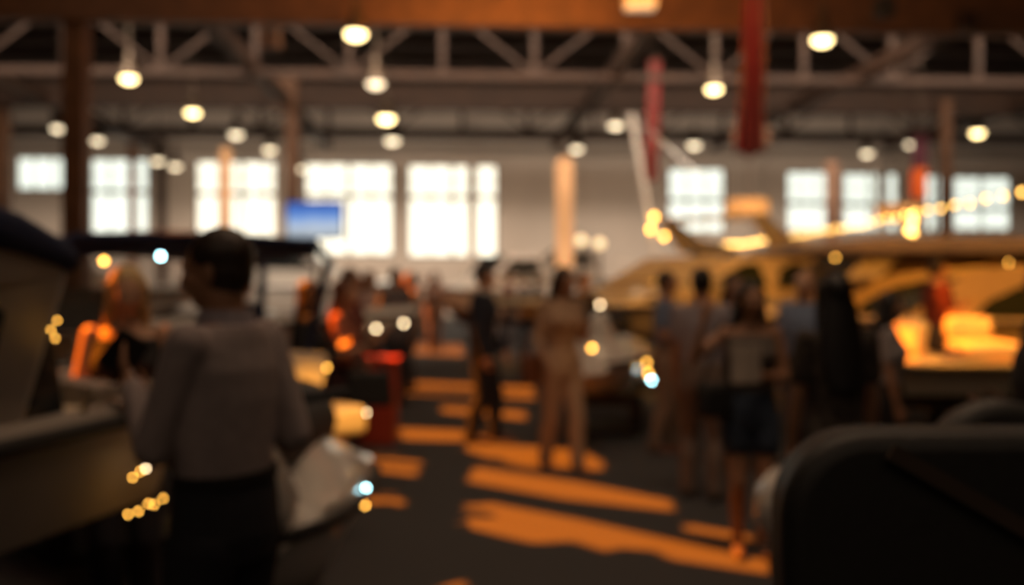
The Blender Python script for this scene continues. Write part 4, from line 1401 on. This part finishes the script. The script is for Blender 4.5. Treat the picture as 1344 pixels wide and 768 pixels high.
b = MB()
fs = []
for f in of:
    c = sum((ov[i] for i in f), V((0, 0))) / len(f)
    if not any(inside(c, q) for q in polys):
        fs.append(tuple(f))
b.add([V((p.x, p.y, ROOF)) for p in ov], fs)
struct(b.build("ceiling", DECK, smooth=0))

# ================================================================== LIGHT
def lamp(name, kind, loc, energy, col, rot=None, aim=None, **kw):
    d = bpy.data.lights.new(name, kind)
    d.energy, d.color = energy, col
    for k, v in kw.items():
        setattr(d, k, v)
    o = bpy.data.objects.new(name, d)
    C.objects.link(o)
    o.location = loc
    if aim is not None:
        o.rotation_euler = (V(aim) - V(loc)).to_track_quat('-Z', 'Y').to_euler()
    return o


lamp("sun", "SUN", (0, -10, 30), 24.0, (1, .215, .008), aim=V((0, -10, 30)) + SUN, angle=.006)
lamp("back_fill", "AREA", (1, 21.2, 8.5), 2000, (1, .80, .62), aim=(0, 40, 2.6), shape="RECTANGLE", size=30, size_y=.8)  # unseen fill added above the frame to brighten the far end
lamp("wall_fill", "AREA", (-2, 36.0, .6), 480, (1, .78, .58), aim=(-2, 40, 3.6), shape="RECTANGLE", size=36, size_y=.4)  # unseen low fill added behind the far boats, lifting the wall like haze
lamp("mid_fill", "AREA", (0, 15.5, 8.6), 130, (1, .66, .40), aim=(0, 19, 0), shape="RECTANGLE", size=20, size_y=5)  # unseen overhead fill added for the middle of the hall
lamp("aisle_fill", "AREA", (-1, 8.5, 8.7), 55, (1, .70, .45), aim=(-1, 8.6, 0), shape="RECTANGLE", size=9, size_y=5)  # unseen overhead fill added to lift the left boats and aisle
lamp("beam_fill", "AREA", (.6, 16.6, 6.5), 230, (1, .36, .06), aim=(.8, 20, 7.2), shape="RECTANGLE", size=5, size_y=.6)  # unseen light added to tint the near beam orange
lamp("aisle_front_fill", "AREA", (1, 4, 8.6), 170, (1, .66, .42), aim=(.5, 10, 1), shape="RECTANGLE", size=6, size_y=1)  # unseen fill added to brighten the fronts of the aisle visitors
lamp("near_fill", "AREA", (0, -3, 8.6), 110, (1, .72, .50), aim=(0, 4, 0), shape="RECTANGLE", size=12, size_y=8)
R_ = math.radians
lamp("unseen_spot", "SPOT", (6.2, 3.6, 5.6), 2900, (1, .34, .028), aim=(5.9, 11.4, 1.3), spot_size=R_(34), spot_blend=.5, shadow_soft_size=.15)  # unseen spot added to turn the cruiser's side orange
lamp("unseen_spot", "SPOT", (4.2, 5.2, 7.2), 2600, (1, .42, .05), aim=(4.05, 9.2, 1.1), spot_size=R_(13), spot_blend=.5, shadow_soft_size=.1)  # unseen narrow spot added to brighten the seat cushions
lamp("unseen_spot", "SPOT", (3.0, 5.0, 8.2), 3900, (1, .42, .07), aim=(2.4, 14.6, 1.4), spot_size=R_(25), spot_blend=.6, shadow_soft_size=.15)  # unseen spot added to warm the cream yacht
lamp("unseen_spot", "SPOT", (2.6, 2.0, 6.6), 4600, (1, .38, .035), aim=(-1.10, 6.18, .88), spot_size=R_(5), spot_blend=.4, shadow_soft_size=.05)  # unseen narrow spot added for the lit stern of the runabout

wd = bpy.data.worlds.new("world")
bpy.context.scene.world = wd
wd.use_nodes = True
bg = wd.node_tree.nodes["Background"]
bg.inputs[0].default_value = (.75, .85, 1, 1)
bg.inputs[1].default_value = .15

# ================================================================== SUB-PARTS: fittings belong to the part they are fixed to
BELONGS = {"rub_rail": ("hull",), "bottom_paint": ("hull",), "hull_stripe": ("hull",), "cleat": ("hull",), "side_window": ("cabin",), "quarter_window": ("cabin",),
           "porthole": ("cabin",), "windscreen": ("cabin",), "eye": ("body",), "mouth": ("body",), "collar": ("shirt", "jacket"), "shirt_front": ("jacket",), "belt": ("trousers",),
           "flap": ("bag_body",), "screen": ("phone_case",), "picture": ("bezel",), "piping": ("backrest",), "diffuser": ("housing",), "speaker_cone": ("cabinet",), "radar_arch_bar": ("radar_arch",)}
for root in [o for o in bpy.data.objects if o.parent is None and o.children]:
    kids = {}
    for o in root.children:
        kids.setdefault(o.name.split(".")[0], o)
    for o in list(root.children):
        for host in BELONGS.get(o.name.split(".")[0], ()):
            if host in kids:
                o.parent = kids[host]
                break

# ================================================================== CAMERA
cd = bpy.data.cameras.new("camera")
cam = bpy.data.objects.new("camera", cd)
C.objects.link(cam)
cam.location = (0, 0, EYE)
cam.rotation_euler = (math.radians(90), 0, 0)
cd.lens = 36.0 * F / 1344
cd.sensor_width = 36.0
cd.sensor_fit = "HORIZONTAL"
cd.shift_y = -(384 - HZ) / 1344
cd.clip_end = 200
cd.dof.use_dof = True
cd.dof.focus_distance = 0.9
cd.dof.aperture_fstop = cd.lens / 14.6
cd.dof.aperture_blades = 0
sc = bpy.context.scene
sc.camera = cam
sc.view_settings.view_transform = "Standard"
sc.view_settings.look = "None"
